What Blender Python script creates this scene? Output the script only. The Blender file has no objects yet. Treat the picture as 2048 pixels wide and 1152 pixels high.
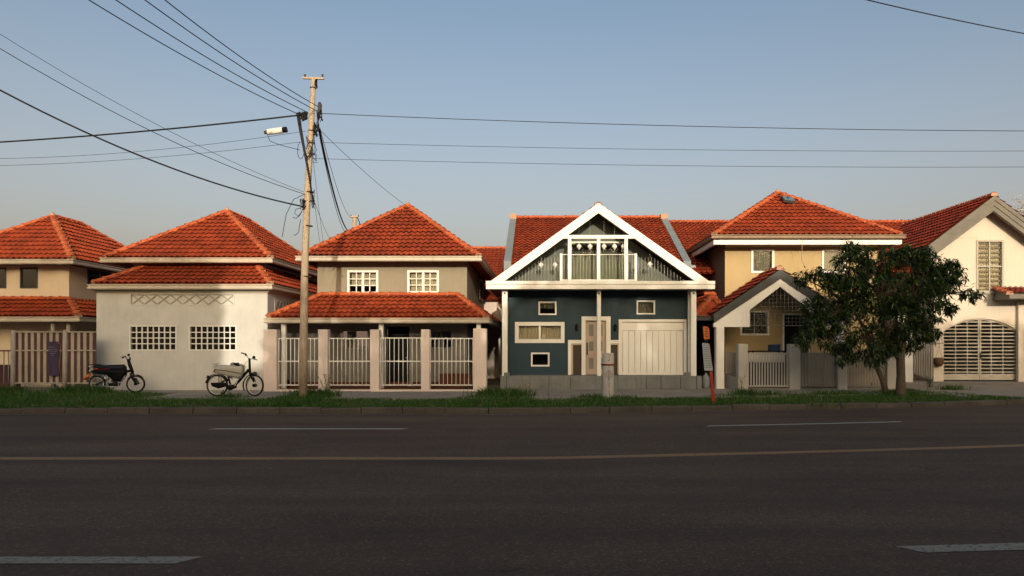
import bpy, math, random
from mathutils import Vector, Matrix
R=math.radians
random.seed(7)
scn=bpy.context.scene
col=scn.collection
# ---------------------------------------------------------------- camera
F=1400.0; CX=1085.0; HY=690.0; EYE=1.6
cam=bpy.data.cameras.new('camera'); cam.sensor_width=36; cam.lens=36*F/2048
cam.shift_x=-(CX-1024)/2048; cam.shift_y=(HY-576)/2048
cam.clip_start=0.1; cam.clip_end=2000
camo=bpy.data.objects.new('camera',cam); col.objects.link(camo)
camo.location=(0,0,EYE); camo.rotation_euler=(R(90),0,0); scn.camera=camo
# ---------------------------------------------------------------- light
SUN_EL=11.0
w=bpy.data.worlds.new('World'); scn.world=w; w.use_nodes=True
nt=w.node_tree; bgn=nt.nodes['Background']
sky=nt.nodes.new('ShaderNodeTexSky'); sky.sky_type='NISHITA'; sky.sun_disc=False
sky.sun_elevation=R(SUN_EL); sky.sun_rotation=R(174.3); sky.air_density=1.0; sky.dust_density=8.5; sky.ozone_density=1.0
# thin warm haze low in the sky, the same all round the horizon
tc=nt.nodes.new('ShaderNodeTexCoord'); sx_=nt.nodes.new('ShaderNodeSeparateXYZ'); nt.links.new(tc.outputs['Generated'],sx_.inputs[0])
mr=nt.nodes.new('ShaderNodeMapRange'); mr.interpolation_type='SMOOTHSTEP'; nt.links.new(sx_.outputs[2],mr.inputs[0])
mr.inputs[1].default_value=-.05; mr.inputs[2].default_value=.50; mr.inputs[3].default_value=1; mr.inputs[4].default_value=0
hc=nt.nodes.new('ShaderNodeMix'); hc.data_type='RGBA'; hc.blend_type='ADD'
nt.links.new(mr.outputs[0],hc.inputs[0]); nt.links.new(sky.outputs[0],hc.inputs[6]); hc.inputs[7].default_value=(1.12,.74,.56,1)
nt.links.new(hc.outputs[2],bgn.inputs[0]); bgn.inputs[1].default_value=0.15
sl=bpy.data.lights.new('sun','SUN'); sl.energy=2.0; sl.angle=R(0.5); sl.color=(1,0.88,0.70)
so=bpy.data.objects.new('sun',sl); col.objects.link(so)
d=Vector((-0.10,math.cos(R(SUN_EL)),-math.sin(R(SUN_EL))))
so.rotation_euler=d.to_track_quat('-Z','Y').to_euler()
scn.view_settings.view_transform='Standard'; scn.view_settings.look='None'
scn.view_settings.exposure=0.62; scn.view_settings.gamma=1; scn.view_settings.use_curve_mapping=False
# ---------------------------------------------------------------- helpers
def X(px,Y): return (px-CX)*Y/F
def Z(py,Y): return EYE+(HY-py)*Y/F
ORG={}
def tag(o,label=None,cat=None,group=None,kind=None):
    if label: o['label']=label
    if cat: o['category']=cat
    if group: o['group']=group
    if kind: o['kind']=kind
    return o
def thing(name,loc,label,cat,group=None):
    o=bpy.data.objects.new(name,None); col.objects.link(o); o.location=loc; o.empty_display_size=.1
    ORG[o.name]=Vector(loc); return tag(o,label,cat,group)
def link(name,me,parent=None,org=None):
    o=bpy.data.objects.new(name,me); col.objects.link(o)
    if parent is not None: o.parent=parent; ORG[o.name]=ORG[parent.name]
    else: ORG[o.name]=Vector((0,0,0)) if org is None else org
    return o
class MB:
    def __init__(s): s.v=[]; s.f=[]; s.mi=[]; s.m=0; s.sm=[]
    def add(s,vs,fs,smooth=False):
        b=len(s.v); s.v+= [tuple(p) for p in vs]
        for f in fs: s.f.append([b+i for i in f]); s.mi.append(s.m); s.sm.append(smooth)
        return s
    def box(s,x0,x1,y0,y1,z0,z1):
        if x0>x1:x0,x1=x1,x0
        if y0>y1:y0,y1=y1,y0
        if z0>z1:z0,z1=z1,z0
        return s.add([(x0,y0,z0),(x1,y0,z0),(x1,y1,z0),(x0,y1,z0),(x0,y0,z1),(x1,y0,z1),(x1,y1,z1),(x0,y1,z1)],
              [(0,3,2,1),(4,5,6,7),(0,1,5,4),(1,2,6,5),(2,3,7,6),(3,0,4,7)])
    def bev(s,x0,x1,y0,y1,z0,z1,c=.012):
        # box with its front/vertical edges chamfered (plan view octagon)
        P=[(x0+c,y0),(x1-c,y0),(x1,y0+c),(x1,y1-c),(x1-c,y1),(x0+c,y1),(x0,y1-c),(x0,y0+c)]
        k=8; vs=[(x,y,z0) for x,y in P]+[(x,y,z1-c) for x,y in P]
        cx=(x0+x1)/2; cy=(y0+y1)/2
        Q=[(x+(c if x<cx else -c)*.8,y+(c if y<cy else -c)*.8) for x,y in P]
        vs+=[(x,y,z1) for x,y in Q]
        fs=[tuple(range(k-1,-1,-1)),tuple(range(2*k,3*k))]
        for a in (0,k):
            for i in range(k): fs.append((a+i,a+(i+1)%k,a+k+(i+1)%k,a+k+i))
        return s.add(vs,fs)
    def prism(s,poly,y0,y1):   # poly in xz, counter-clockwise seen from -Y
        n=len(poly); vs=[(x,y0,z) for x,z in poly]+[(x,y1,z) for x,z in poly]
        fs=[tuple(range(n)),tuple(range(2*n-1,n-1,-1))]+[(i,n+i,n+(i+1)%n,(i+1)%n) for i in range(n)]
        return s.add(vs,fs)
    def prismx(s,poly,x0,x1):  # poly in yz
        n=len(poly); vs=[(x0,y,z) for y,z in poly]+[(x1,y,z) for y,z in poly]
        fs=[tuple(range(n-1,-1,-1)),tuple(range(n,2*n))]+[(i,(i+1)%n,n+(i+1)%n,n+i) for i in range(n)]
        return s.add(vs,fs)
    def beam(s,a,b,wd,h):      # rectangular bar a->b, width wd sideways, h 'up'
        a=Vector(a); b=Vector(b); t=(b-a).normalized()
        up=Vector((0,0,1)) if abs(t.z)<.99 else Vector((0,1,0))
        sd=t.cross(up).normalized(); u=sd.cross(t).normalized()
        vs=[]
        for p in (a,b):
            for i,j in ((-1,-1),(1,-1),(1,1),(-1,1)): vs.append(p+sd*(i*wd/2)+u*(j*h/2))
        return s.add(vs,[(3,2,1,0),(4,5,6,7),(0,1,5,4),(1,2,6,5),(2,3,7,6),(3,0,4,7)])
    def tube(s,pts,r,n=6,cap=True,smooth=True):
        pts=[Vector(p) for p in pts]; k=len(pts)
        rs=r if isinstance(r,(list,tuple)) else [r]*k
        vs=[]; prev=None
        for i,p in enumerate(pts):
            t=(pts[min(i+1,k-1)]-pts[max(i-1,0)])
            if t.length<1e-9: t=Vector((0,0,1))
            t.normalize()
            if prev is None:
                a=Vector((0,0,1)) if abs(t.z)<.9 else Vector((1,0,0))
                u=t.cross(a).normalized()
            else:
                u=(prev-t*prev.dot(t))
                u=u.normalized() if u.length>1e-6 else t.orthogonal().normalized()
            prev=u; v=t.cross(u)
            for j in range(n):
                an=2*math.pi*j/n; vs.append(p+u*(math.cos(an)*rs[i])+v*(math.sin(an)*rs[i]))
        fs=[]
        for i in range(k-1):
            for j in range(n): fs.append((i*n+j,i*n+(j+1)%n,(i+1)*n+(j+1)%n,(i+1)*n+j))
        s.add(vs,fs,smooth)
        if cap:
            b=len(s.v)-len(vs)
            s.f.append([b+j for j in range(n-1,-1,-1)]); s.mi.append(s.m); s.sm.append(False)
            s.f.append([b+(k-1)*n+j for j in range(n)]); s.mi.append(s.m); s.sm.append(False)
        return s
    def lathe(s,prof,c=(0,0,0),n=12,axis='z',smooth=True):
        vs=[]
        for r,h in prof:
            for j in range(n):
                a=2*math.pi*j/n; x=r*math.cos(a); y=r*math.sin(a)
                p={'z':(x,y,h),'y':(x,h,y),'x':(h,x,y)}[axis]
                vs.append((p[0]+c[0],p[1]+c[1],p[2]+c[2]))
        fs=[]
        for i in range(len(prof)-1):
            for j in range(n): 
                q=(i*n+j,i*n+(j+1)%n,(i+1)*n+(j+1)%n,(i+1)*n+j)
                fs.append(q if axis!='y' else q[::-1])
        s.add(vs,fs,smooth)
        return s
    def mesh(s,name,mats,org=Vector((0,0,0))):
        me=bpy.data.meshes.new(name); ox,oy,oz=org
        me.from_pydata([(x-ox,y-oy,z-oz) for x,y,z in s.v],[],s.f)
        if not isinstance(mats,(list,tuple)): mats=[mats]
        for m in mats: me.materials.append(m)
        me.polygons.foreach_set('material_index',s.mi); me.polygons.foreach_set('use_smooth',s.sm)
        me.update(); return me
    def build(s,name,mats,parent=None,label=None,cat=None,group=None,kind=None,org=None):
        og=ORG[parent.name] if parent is not None else (Vector((0,0,0)) if org is None else Vector(org))
        me=s.mesh(name,mats,og)
        o=link(name,me,parent,og)
        if parent is None: o.location=og
        return tag(o,label,cat,group,kind)
def rep(name,me,parent,pos,rotz=0,scale=(1,1,1)):
    """another instance of a shared part mesh at world position pos"""
    o=link(name,me,parent); og=ORG[parent.name]
    o.location=Vector(pos)-og; o.rotation_euler=(0,0,rotz); o.scale=scale; return o
# ---------------------------------------------------------------- materials
def newmat(name):
    m=bpy.data.materials.new(name); m.use_nodes=True; n=m.node_tree
    return m,n,n.nodes['Principled BSDF']
def ramp(n,src,stops):
    r=n.nodes.new('ShaderNodeValToRGB'); e=r.color_ramp.elements
    while len(e)<len(stops): e.new(.5)
    for i,(p,c) in enumerate(stops): e[i].position=p; e[i].color=(c[0],c[1],c[2],1)
    n.links.new(src,r.inputs[0]); return r
def mixc(n,fac,a,b,mode='MIX'):
    m=n.nodes.new('ShaderNodeMix'); m.data_type='RGBA'; m.blend_type=mode
    for sock,val in ((m.inputs[0],fac),(m.inputs[6],a),(m.inputs[7],b)):
        if hasattr(val,'links') or isinstance(val,bpy.types.NodeSocket): n.links.new(val,sock)
        elif isinstance(val,(int,float)): sock.default_value=val
        else: sock.default_value=(val[0],val[1],val[2],1)
    return m.outputs[2]
def pos(n,sc=(1,1,1)):
    g=n.nodes.new('ShaderNodeNewGeometry'); mp=n.nodes.new('ShaderNodeMapping'); mp.inputs[3].default_value=sc
    n.links.new(g.outputs['Position'],mp.inputs[0]); return mp.outputs[0]
def noise(n,vec,scale,detail=4,rough=.55):
    t=n.nodes.new('ShaderNodeTexNoise'); t.inputs['Scale'].default_value=scale; t.inputs['Detail'].default_value=detail
    t.inputs['Roughness'].default_value=rough; n.links.new(vec,t.inputs['Vector']); return t.outputs['Fac']
def bump(n,b,src,st,dist=.01):
    k=n.nodes.new('ShaderNodeBump'); k.inputs['Strength'].default_value=st; k.inputs['Distance'].default_value=dist
    n.links.new(src,k.inputs['Height']); n.links.new(k.outputs[0],b.inputs['Normal'])
def sc(c,k): return tuple(min(1,x*k) for x in c)
def surf(name,c,rough=.8,var=.16,dirt=(.16,.13,.10),dirt_amt=.25,streak=True,bs=.25,fine=60,metal=0,spec=.3):
    m,n,b=newmat(name)
    p=pos(n); big=noise(n,p,1.3,5,.6); f=noise(n,p,fine,3)
    r=ramp(n,big,[(.3,sc(c,1-var)),(.7,sc(c,1+var*.5))])
    cc=r.outputs[0]
    if streak:
        s=noise(n,pos(n,(7,7,.55)),1.6,5,.7); sr=ramp(n,s,[(.52,(0,0,0)),(.8,(1,1,1))])
        mm=n.nodes.new('ShaderNodeMath'); mm.operation='MULTIPLY'; mm.inputs[1].default_value=dirt_amt
        n.links.new(sr.outputs[0],mm.inputs[0]); cc=mixc(n,mm.outputs[0],cc,dirt)
    sp=ramp(n,noise(n,p,23,6,.75),[(.6,(0,0,0)),(.78,(1,1,1))])
    m2=n.nodes.new('ShaderNodeMath'); m2.operation='MULTIPLY'; m2.inputs[1].default_value=dirt_amt*.6
    n.links.new(sp.outputs[0],m2.inputs[0]); cc=mixc(n,m2.outputs[0],cc,dirt)
    n.links.new(cc,b.inputs['Base Color'])
    b.inputs['Roughness'].default_value=rough; b.inputs['Metallic'].default_value=metal
    b.inputs['Specular IOR Level'].default_value=spec
    if bs: bump(n,b,f,bs,.004)
    return m
M={}
M['white_wall']=surf('white_wall_plaster',(.57,.56,.52),var=.12,dirt=(.30,.27,.22),dirt_amt=.32,bs=.5)
M['cream_wall']=surf('cream_wall_plaster',(.68,.56,.40),var=.08,dirt=(.3,.24,.17),dirt_amt=.25,bs=.45)
M['cream5']=surf('warm_cream_plaster',(.60,.53,.44),var=.06,dirt=(.38,.3,.22),dirt_amt=.25,bs=.4)
M['beige']=surf('beige_plaster',(.27,.235,.17),var=.08,dirt=(.14,.12,.09),dirt_amt=.3)
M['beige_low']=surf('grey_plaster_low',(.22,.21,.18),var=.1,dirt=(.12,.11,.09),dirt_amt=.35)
M['yellow']=surf('ochre_plaster',(.44,.33,.17),var=.07,dirt=(.2,.15,.09),dirt_amt=.25)
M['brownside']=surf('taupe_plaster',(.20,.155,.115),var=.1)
M['blue']=surf('petrol_blue_plaster',(.018,.044,.062),var=.12,dirt=(.05,.06,.06),dirt_amt=.3,rough=.6,bs=.5)
M['gable']=surf('sunlit_gable_plaster',(.15,.165,.14),var=.1,dirt=(.08,.1,.09))  # warm sunlight on the blue plaster put into this grey-green tone
M['white']=surf('white_paint',(.80,.78,.71),rough=.45,var=.05,dirt=(.36,.32,.26),dirt_amt=.22,bs=.1)
M['brown_gutter']=surf('brown_gutter_paint',(.27,.19,.12),rough=.5,var=.12)
M['louvre']=surf('taupe_louvre',(.20,.175,.135),rough=.6,var=.1)
M['gutter']=surf('cream_gutter_paint',(.52,.455,.36),rough=.5,var=.12,dirt=(.2,.17,.13),dirt_amt=.45,bs=.1)
M['bluegrey']=surf('blue_grey_paint',(.20,.235,.245),rough=.6,var=.1)
M['darkbarge']=surf('dark_grey_board',(.055,.056,.055),rough=.6,var=.2)
M['greybarge']=surf('grey_weathered_board',(.17,.155,.13),rough=.7,var=.2)
M['pink']=surf('pale_pink_plaster',(.72,.60,.52),var=.07,dirt=(.28,.2,.16),dirt_amt=.3,bs=.6)
M['pillar']=surf('off_white_pillar_plaster',(.45,.43,.38),var=.09,dirt=(.2,.17,.12),dirt_amt=.4)
M['fence_grey']=surf('grey_fence_paint',(.26,.245,.22),rough=.6,var=.15,dirt=(.12,.1,.08),dirt_amt=.5)
M['taupe_gate']=surf('taupe_gate_paint',(.40,.365,.30),rough=.5,var=.07)
M['maroon']=surf('maroon_wood',(.085,.03,.032),rough=.75,var=.3,dirt=(.2,.15,.12),dirt_amt=.5)
M['oldcream']=surf('old_cream_wood',(.36,.32,.25),rough=.8,var=.2,dirt=(.12,.09,.06),dirt_amt=.8)
M['peel']=surf('peeling_post_paint',(.36,.32,.27),rough=.85,var=.3,dirt=(.1,.07,.05),dirt_amt=1.0)
M['concrete']=surf('concrete',(.25,.235,.20),rough=.9,var=.25,dirt=(.10,.09,.07),dirt_amt=.6,bs=.7)
M['paving']=surf('paving',(.24,.215,.18),rough=.9,var=.25,dirt=(.09,.075,.06),dirt_amt=.6,streak=False,bs=.7)
M['plinth']=surf('plinth_stone',(.20,.205,.19),rough=.9,var=.3,dirt=(.09,.09,.08),dirt_amt=.7,bs=.7)
M['kerb']=surf('kerb_stone',(.085,.072,.055),rough=.9,var=.35,dirt=(.05,.045,.035),dirt_amt=.8,bs=.8)
M['mortar']=surf('mortar',(.46,.27,.18),rough=.9,var=.2)
M['black']=surf('black_paint',(.006,.006,.007),rough=.5,var=.2,streak=False,bs=0,spec=.12)
M['rubber']=surf('rubber',(.015,.015,.015),rough=.85,var=.2,streak=False,bs=0)
M['seat']=surf('dark_navy_vinyl',(.008,.010,.018),rough=.55,var=.2,streak=False,bs=0,spec=.15)
M['lattice']=surf('shaded_lattice_paint',(.36,.34,.30),var=.1)  # grey tone stands in for the dark shading of the frieze relief
M['chrome']=surf('dull_chrome',(.5,.49,.46),rough=.3,var=.1,streak=False,bs=0,metal=.9)
M['rim']=surf('rim_metal',(.55,.53,.48),rough=.4,var=.1,streak=False,bs=0,metal=.4)
M['tank']=surf('cream_tank_paint',(.42,.40,.34),rough=.35,var=.1,dirt=(.2,.14,.08),dirt_amt=.4,bs=0,spec=.5)
M['redlens']=surf('red_lens',(.30,.02,.012),rough=.3,streak=False,bs=0)
M['orange']=surf('orange_plastic',(.55,.13,.03),rough=.5,streak=False,bs=0)
M['redpost']=surf('red_post_paint',(.36,.03,.012),rough=.45,var=.2)
M['board']=surf('pale_blue_board',(.34,.38,.39),rough=.5,var=.08)
M['ink']=surf('dark_print',(.03,.03,.03),rough=.6,streak=False,bs=0)
M['redink']=surf('red_rust_marks',(.22,.035,.02),rough=.8,var=.4,streak=False,bs=0)
M['darkin']=surf('painted_dark_interior',(.012,.011,.010),rough=.9,bs=0,streak=False)  # near-black colour stands in for the unlit rooms behind windows
M['door']=surf('dusty_pink_door',(.50,.38,.29),rough=.5,var=.05)
M['brownpanel']=surf('brown_mesh_panel',(.06,.045,.032),rough=.7,var=.15)
M['frost']=surf('frosted_pane',(.24,.25,.215),rough=.25,var=.15,streak=False,bs=0,spec=.5)
M['curtain']=surf('cream_curtain',(.58,.54,.44),rough=.9,var=.12,streak=False,bs=0)
M['greencurtain']=surf('pale_green_curtain',(.27,.31,.24),rough=.9,var=.12,streak=False,bs=0)
M['greyblind']=surf('grey_blind',(.22,.225,.20),rough=.8,var=.1,streak=False,bs=0)
M['wire']=surf('cable_black',(.012,.012,.013),rough=.7,streak=False,bs=0)
M['purple']=surf('purple_banner_cloth',(.045,.03,.065),rough=.7,var=.2)
M['palepurple']=surf('banner_print',(.16,.13,.17),rough=.7,streak=False,bs=0)
M['brick_red']=surf('rust_brown_wood',(.13,.045,.02),rough=.8,var=.3)
M['blueplastic']=surf('blue_plastic',(.02,.055,.12),rough=.4,streak=False,bs=0)
M['soil']=surf('dry_soil',(.10,.075,.048),rough=.95,var=.4,streak=False,bs=1,fine=25)
M['weld']=surf('solar_box_face',(.12,.17,.20),rough=.35,streak=False,bs=0)
M['basket']=surf('woven_basket',(.11,.065,.03),rough=.9,var=.4,bs=.8,fine=90)
# glass
m,n,b=newmat('window_glass'); out=n.nodes['Material Output']
tr=n.nodes.new('ShaderNodeBsdfTransparent'); tr.inputs[0].default_value=(.87,.86,.82,1)
gl=n.nodes.new('ShaderNodeBsdfGlossy'); gl.inputs['Roughness'].default_value=.04
fr=n.nodes.new('ShaderNodeFresnel'); fr.inputs[0].default_value=1.45
mx=n.nodes.new('ShaderNodeMixShader'); n.links.new(fr.outputs[0],mx.inputs[0]); n.links.new(tr.outputs[0],mx.inputs[1]); n.links.new(gl.outputs[0],mx.inputs[2])
n.links.new(mx.outputs[0],out.inputs[0]); n.nodes.remove(b); M['glass']=m
# roof tile
def tilemat(name,c1,c2,dark):
    m,n,b=newmat(name)
    g=n.nodes.new('ShaderNodeNewGeometry'); oi=n.nodes.new('ShaderNodeObjectInfo')
    a=n.nodes.new('ShaderNodeMath'); a.operation='ADD'; n.links.new(g.outputs['Random Per Island'],a.inputs[0]); n.links.new(oi.outputs['Random'],a.inputs[1])
    fr=n.nodes.new('ShaderNodeMath'); fr.operation='FRACT'; n.links.new(a.outputs[0],fr.inputs[0])
    r=ramp(n,fr.outputs[0],[(0,c2),(.5,c1),(.93,c1),(1,sc(c1,1.35))])
    p=pos(n); k=ramp(n,noise(n,p,.9,6,.7),[(.40,(0,0,0)),(.72,(.75,.75,.75))])
    cc=mixc(n,k.outputs[0],r.outputs[0],dark)
    k2=ramp(n,noise(n,p,14,5,.7),[(.55,(0,0,0)),(.75,(.5,.5,.5))])
    cc=mixc(n,k2.outputs[0],cc,sc(dark,.7))
    n.links.new(cc,b.inputs['Base Color']); b.inputs['Roughness'].default_value=.75; b.inputs['Specular IOR Level'].default_value=.25
    bump(n,b,noise(n,p,70,3),.3,.004); return m
M['tile']=tilemat('terracotta_tile',(.40,.066,.020),(.27,.044,.015),(.17,.032,.014))
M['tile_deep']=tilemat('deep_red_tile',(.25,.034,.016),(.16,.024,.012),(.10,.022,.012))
M['cap']=tilemat('terracotta_cap',(.52,.115,.035),(.42,.088,.028),(.30,.06,.022))
# pole wood/concrete
m,n,b=newmat('weathered_pole'); p=pos(n,(9,9,1.2)); nn=noise(n,p,3,8,.75)
r=ramp(n,nn,[(.3,(.20,.15,.10)),(.5,(.40,.31,.21)),(.62,(.46,.37,.26)),(.75,(.30,.23,.16))]); n.links.new(r.outputs[0],b.inputs['Base Color'])
b.inputs['Roughness'].default_value=.85; bump(n,b,nn,.6,.01); M['pole']=m
# bark, leaves, grass
m,n,b=newmat('bark'); nn=noise(n,pos(n,(14,14,4)),2.5,6,.7)
r=ramp(n,nn,[(.3,(.035,.025,.018)),(.7,(.12,.09,.06))]); n.links.new(r.outputs[0],b.inputs['Base Color']); b.inputs['Roughness'].default_value=.9; bump(n,b,nn,.8,.02); M['bark']=m
def leafmat(name,stops,tl=.25,rough=.45):
    m,n,b=newmat(name); g=n.nodes.new('ShaderNodeNewGeometry')
    r=ramp(n,g.outputs['Random Per Island'],stops)
    n.links.new(r.outputs[0],b.inputs['Base Color']); b.inputs['Roughness'].default_value=rough; b.inputs['Specular IOR Level'].default_value=.35
    t=n.nodes.new('ShaderNodeBsdfTranslucent'); n.links.new(r.outputs[0],t.inputs[0])
    x=n.nodes.new('ShaderNodeMixShader'); x.inputs[0].default_value=tl
    n.links.new(b.outputs[0],x.inputs[1]); n.links.new(t.outputs[0],x.inputs[2]); n.links.new(x.outputs[0],n.nodes['Material Output'].inputs[0]); return m
M['leaf']=leafmat('tree_leaf',[(0,(.008,.022,.007)),(.5,(.016,.038,.010)),(.85,(.036,.074,.014)),(1,(.10,.14,.026))])
M['grass']=leafmat('grass_blade',[(0,(.018,.06,.006)),(.5,(.034,.105,.009)),(.85,(.06,.135,.015)),(1,(.18,.16,.06))],.3,.6)
M['drystem']=leafmat('dry_stem',[(0,(.25,.2,.11)),(1,(.35,.28,.17))],.1,.8)
M['blossom']=leafmat('pale_foliage',[(0,(.3,.25,.22)),(1,(.5,.45,.4))],.2,.8)
# asphalt
m,n,b=newmat('asphalt'); p=pos(n)
big=noise(n,pos(n,(.25,1,1)),.9,6,.65); r=ramp(n,big,[(.3,(.066,.042,.028)),(.7,(.118,.078,.051))])
v=n.nodes.new('ShaderNodeTexVoronoi'); v.inputs['Scale'].default_value=55; n.links.new(p,v.inputs['Vector'])
vr=ramp(n,v.outputs['Color'],[(.0,(.55,.55,.55)),(.75,(1.0,1.0,1.0)),(1.0,(2.1,2.0,1.9))])
cc=mixc(n,1.0,r.outputs[0],vr.outputs[0],'MULTIPLY')
sp=ramp(n,noise(n,p,3.2,8,.85),[(.66,(0,0,0)),(.72,(1,1,1))]); cc=mixc(n,sp.outputs[0],cc,(.018,.016,.015))
trk=ramp(n,noise(n,pos(n,(.05,1.3,1)),1.0,3,.5),[(.45,(0,0,0)),(.65,(.35,.35,.35))]); cc=mixc(n,trk.outputs[0],cc,(.034,.026,.020))
vc=n.nodes.new('ShaderNodeTexVoronoi'); vc.feature='DISTANCE_TO_EDGE'; vc.inputs['Scale'].default_value=.33
wp=n.nodes.new('ShaderNodeVectorMath'); wp.operation='ADD'; nz=n.nodes.new('ShaderNodeTexNoise'); nz.inputs['Scale'].default_value=1.6; nz.inputs['Detail'].default_value=8; n.links.new(p,nz.inputs['Vector'])
n.links.new(nz.outputs['Color'],wp.inputs[0]); n.links.new(pos(n,(.45,1,1)),wp.inputs[1]); n.links.new(wp.outputs[0],vc.inputs['Vector'])
ck=ramp(n,vc.outputs['Distance'],[(0,(.75,.75,.75)),(.006,(0,0,0))]); gate=ramp(n,noise(n,p,.35,2),[(.50,(0,0,0)),(.58,(1,1,1))])
mk=n.nodes.new('ShaderNodeMath'); mk.operation='MULTIPLY'; n.links.new(ck.outputs[0],mk.inputs[0]); n.links.new(gate.outputs[0],mk.inputs[1]); cc=mixc(n,mk.outputs[0],cc,(.016,.013,.011))
pt=n.nodes.new('ShaderNodeTexVoronoi'); pt.inputs['Scale'].default_value=.22; n.links.new(pos(n,(.4,1,1)),pt.inputs['Vector'])
pr=ramp(n,pt.outputs['Color'],[(.0,(.78,.78,.78)),(1,(1.15,1.15,1.15))]); cc=mixc(n,1.0,cc,pr.outputs[0],'MULTIPLY')
stn=ramp(n,noise(n,pos(n,(.6,1,1)),.7,5,.6),[(.55,(0,0,0)),(.72,(.4,.4,.4))]); cc=mixc(n,stn.outputs[0],cc,(.028,.022,.018))
n.links.new(cc,b.inputs['Base Color']); b.inputs['Roughness'].default_value=.85; b.inputs['Specular IOR Level'].default_value=.25
bump(n,b,v.outputs['Distance'],.6,.006); M['asphalt']=m
def paintmat(name,c,wear):
    m,n,b=newmat(name); p=pos(n); k=ramp(n,noise(n,p,16,8,.8),[(wear,(0,0,0)),(wear+.05,(1,1,1))])
    cc=mixc(n,k.outputs[0],c,(.035,.031,.028)); n.links.new(cc,b.inputs['Base Color']); b.inputs['Roughness'].default_value=.7; bump(n,b,noise(n,p,60,3),.4,.004); return m
M['roadwhite']=paintmat('worn_white_road_paint',(.26,.26,.235),.56)
M['roadyellow']=paintmat('worn_yellow_road_paint',(.20,.115,.034),.55)
M['neardash']=paintmat('near_lane_paint',(.20,.18,.14),.53)
M['edgepaint']=paintmat('worn_edge_paint',(.16,.15,.13),.50)
M['farground']=surf('earth_ground',(.10,.09,.07),rough=.95,var=.3,streak=False)
# ================================================================ SETTING
def off(x):
    x=x+.7
    return 0 if x<0 else .1*x*min(1,x/2.0)+.0065*x*x if x<30 else 3+5.85+.4*(x-30)
def strip(name,mat,ya,yb,z,xs,**kw):
    mb=MB(); vs=[];fs=[]
    for x in xs: vs+=[(x,ya(x),z(x) if callable(z) else z),(x,yb(x),z(x) if callable(z) else z)]
    for i in range(len(xs)-1): fs.append((2*i,2*i+2,2*i+3,2*i+1))
    mb.add(vs,fs); return mb.build(name,mat,**kw)
XS=[-70+i*1.0 for i in range(141)]
MB().add([(-600,-600,-.06),(600,-600,-.06),(600,900,-.06),(-600,900,-.06)],[(0,1,2,3)]).build('ground',M['farground'],kind='structure')
KY=16.3
strip('road',M['asphalt'],lambda x:-3.2,lambda x:KY+off(x)+.05,0,XS,kind='structure')
def marking(name,y,wd,x0,x1,mat,off_k=1.0,label=None,skew=.12):
    n=max(2,int((x1-x0)/.8)); xs=[x0+(x1-x0)*i/n for i in range(n+1)]
    mb=MB(); vs=[];fs=[]
    for i,x in enumerate(xs):
        o=off(x)*off_k; vs+=[(x,y+o-wd/2,.004),(x+skew,y+o+wd/2,.004)]
    for i in range(n): fs.append((2*i,2*i+2,2*i+3,2*i+1))
    return mb.add(vs,fs).build(name,mat,kind='structure')
marking('road_marking',9.86,.24,-60,60,M['roadyellow'])
marking('road_marking',16.10,.08,-60,60,M['edgepaint'])
marking('road_marking',13.33,.17,-6.35,-2.68,M['roadwhite'])
marking('road_marking',13.33,.17,3.2,7.4,M['roadwhite'])
marking('road_marking',5.2,.17,-12,-2.68,M['neardash'],.6)
marking('road_marking',5.2,.17,2.93,12,M['neardash'],.6,skew=-.13)
# kerb stones
kerb=thing('kerb',(0,KY,0),None,None); kerb['kind']='structure'
x=-22.0; rnd=random.Random(3)
while x<24:
    L=.98+rnd.uniform(-.05,.05); x1=x+L-.012-rnd.random()*.012
    low=(13.2<x<26)
    h=.13+rnd.uniform(-.02,.018) if not low else .075
    t=rnd.uniform(-.012,.012)
    y0=KY+off(x); y1=KY+off(x1)
    c=.03
    def ring(xx,yy):
        return [(xx,yy,-.03),(xx,yy+.012,h-c),(xx,yy+.012+c,h),(xx,yy+.17+t,h),(xx,yy+.17+t,-.03)]
    mb=MB(); a=ring(x,y0); bb=ring(x1,y1)
    mb.add(a+bb,[(0,5,6,1),(1,6,7,2),(2,7,8,3),(3,8,9,4),(0,1,2,3,4),(9,8,7,6,5)])
    mb.build('kerb_stone',M['kerb'],kerb); x+=L
# verge soil and yard
strip('verge_soil',M['soil'],lambda x:KY+off(x)+.15,lambda x:22.3+off(x)*.8,.085,[x for x in XS if x<=14],kind='structure')
strip('yard',M['paving'],lambda x:22.0+off(x)*.6,lambda x:60,.10,XS,kind='structure')
strip('driveway_base',M['paving'],lambda x:KY+off(x)+.16,lambda x:24+off(x),.07,[12.0+i for i in range(30)],kind='structure')
# pavement slabs
pav=thing('pavement',(0,20,0),None,None); pav['kind']='structure'
rnd=random.Random(5)
x=-11.3
while x<12.6:
    wslab=1.15+rnd.uniform(-.12,.12)
    for r,(ya,yb) in enumerate(((19.35,20.55),(20.57,21.75),(21.77,23.2))):
        if x<-1.2 and r==2: yb=22.35
        o0=off(x)*.85; o1=off(x+wslab)*.85
        z=.12+rnd.uniform(-.006,.006); g=.012; dx=rnd.uniform(0,.0)
        vs=[(x+g,ya+o0,0),(x+wslab,ya+o1,0),(x+wslab,yb+o1,0),(x+g,yb+o0,0)]
        vs+=[(a,b_,z+rnd.uniform(-.003,.003)) for a,b_,_ in vs]
        MB().add(vs,[(0,1,5,4),(1,2,6,5),(2,3,7,6),(3,0,4,7),(4,5,6,7)]).build('slab',M['paving'],pav)
    x+=wslab
drv=thing('driveway',(14,22,0),None,None); drv['kind']='structure'
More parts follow.
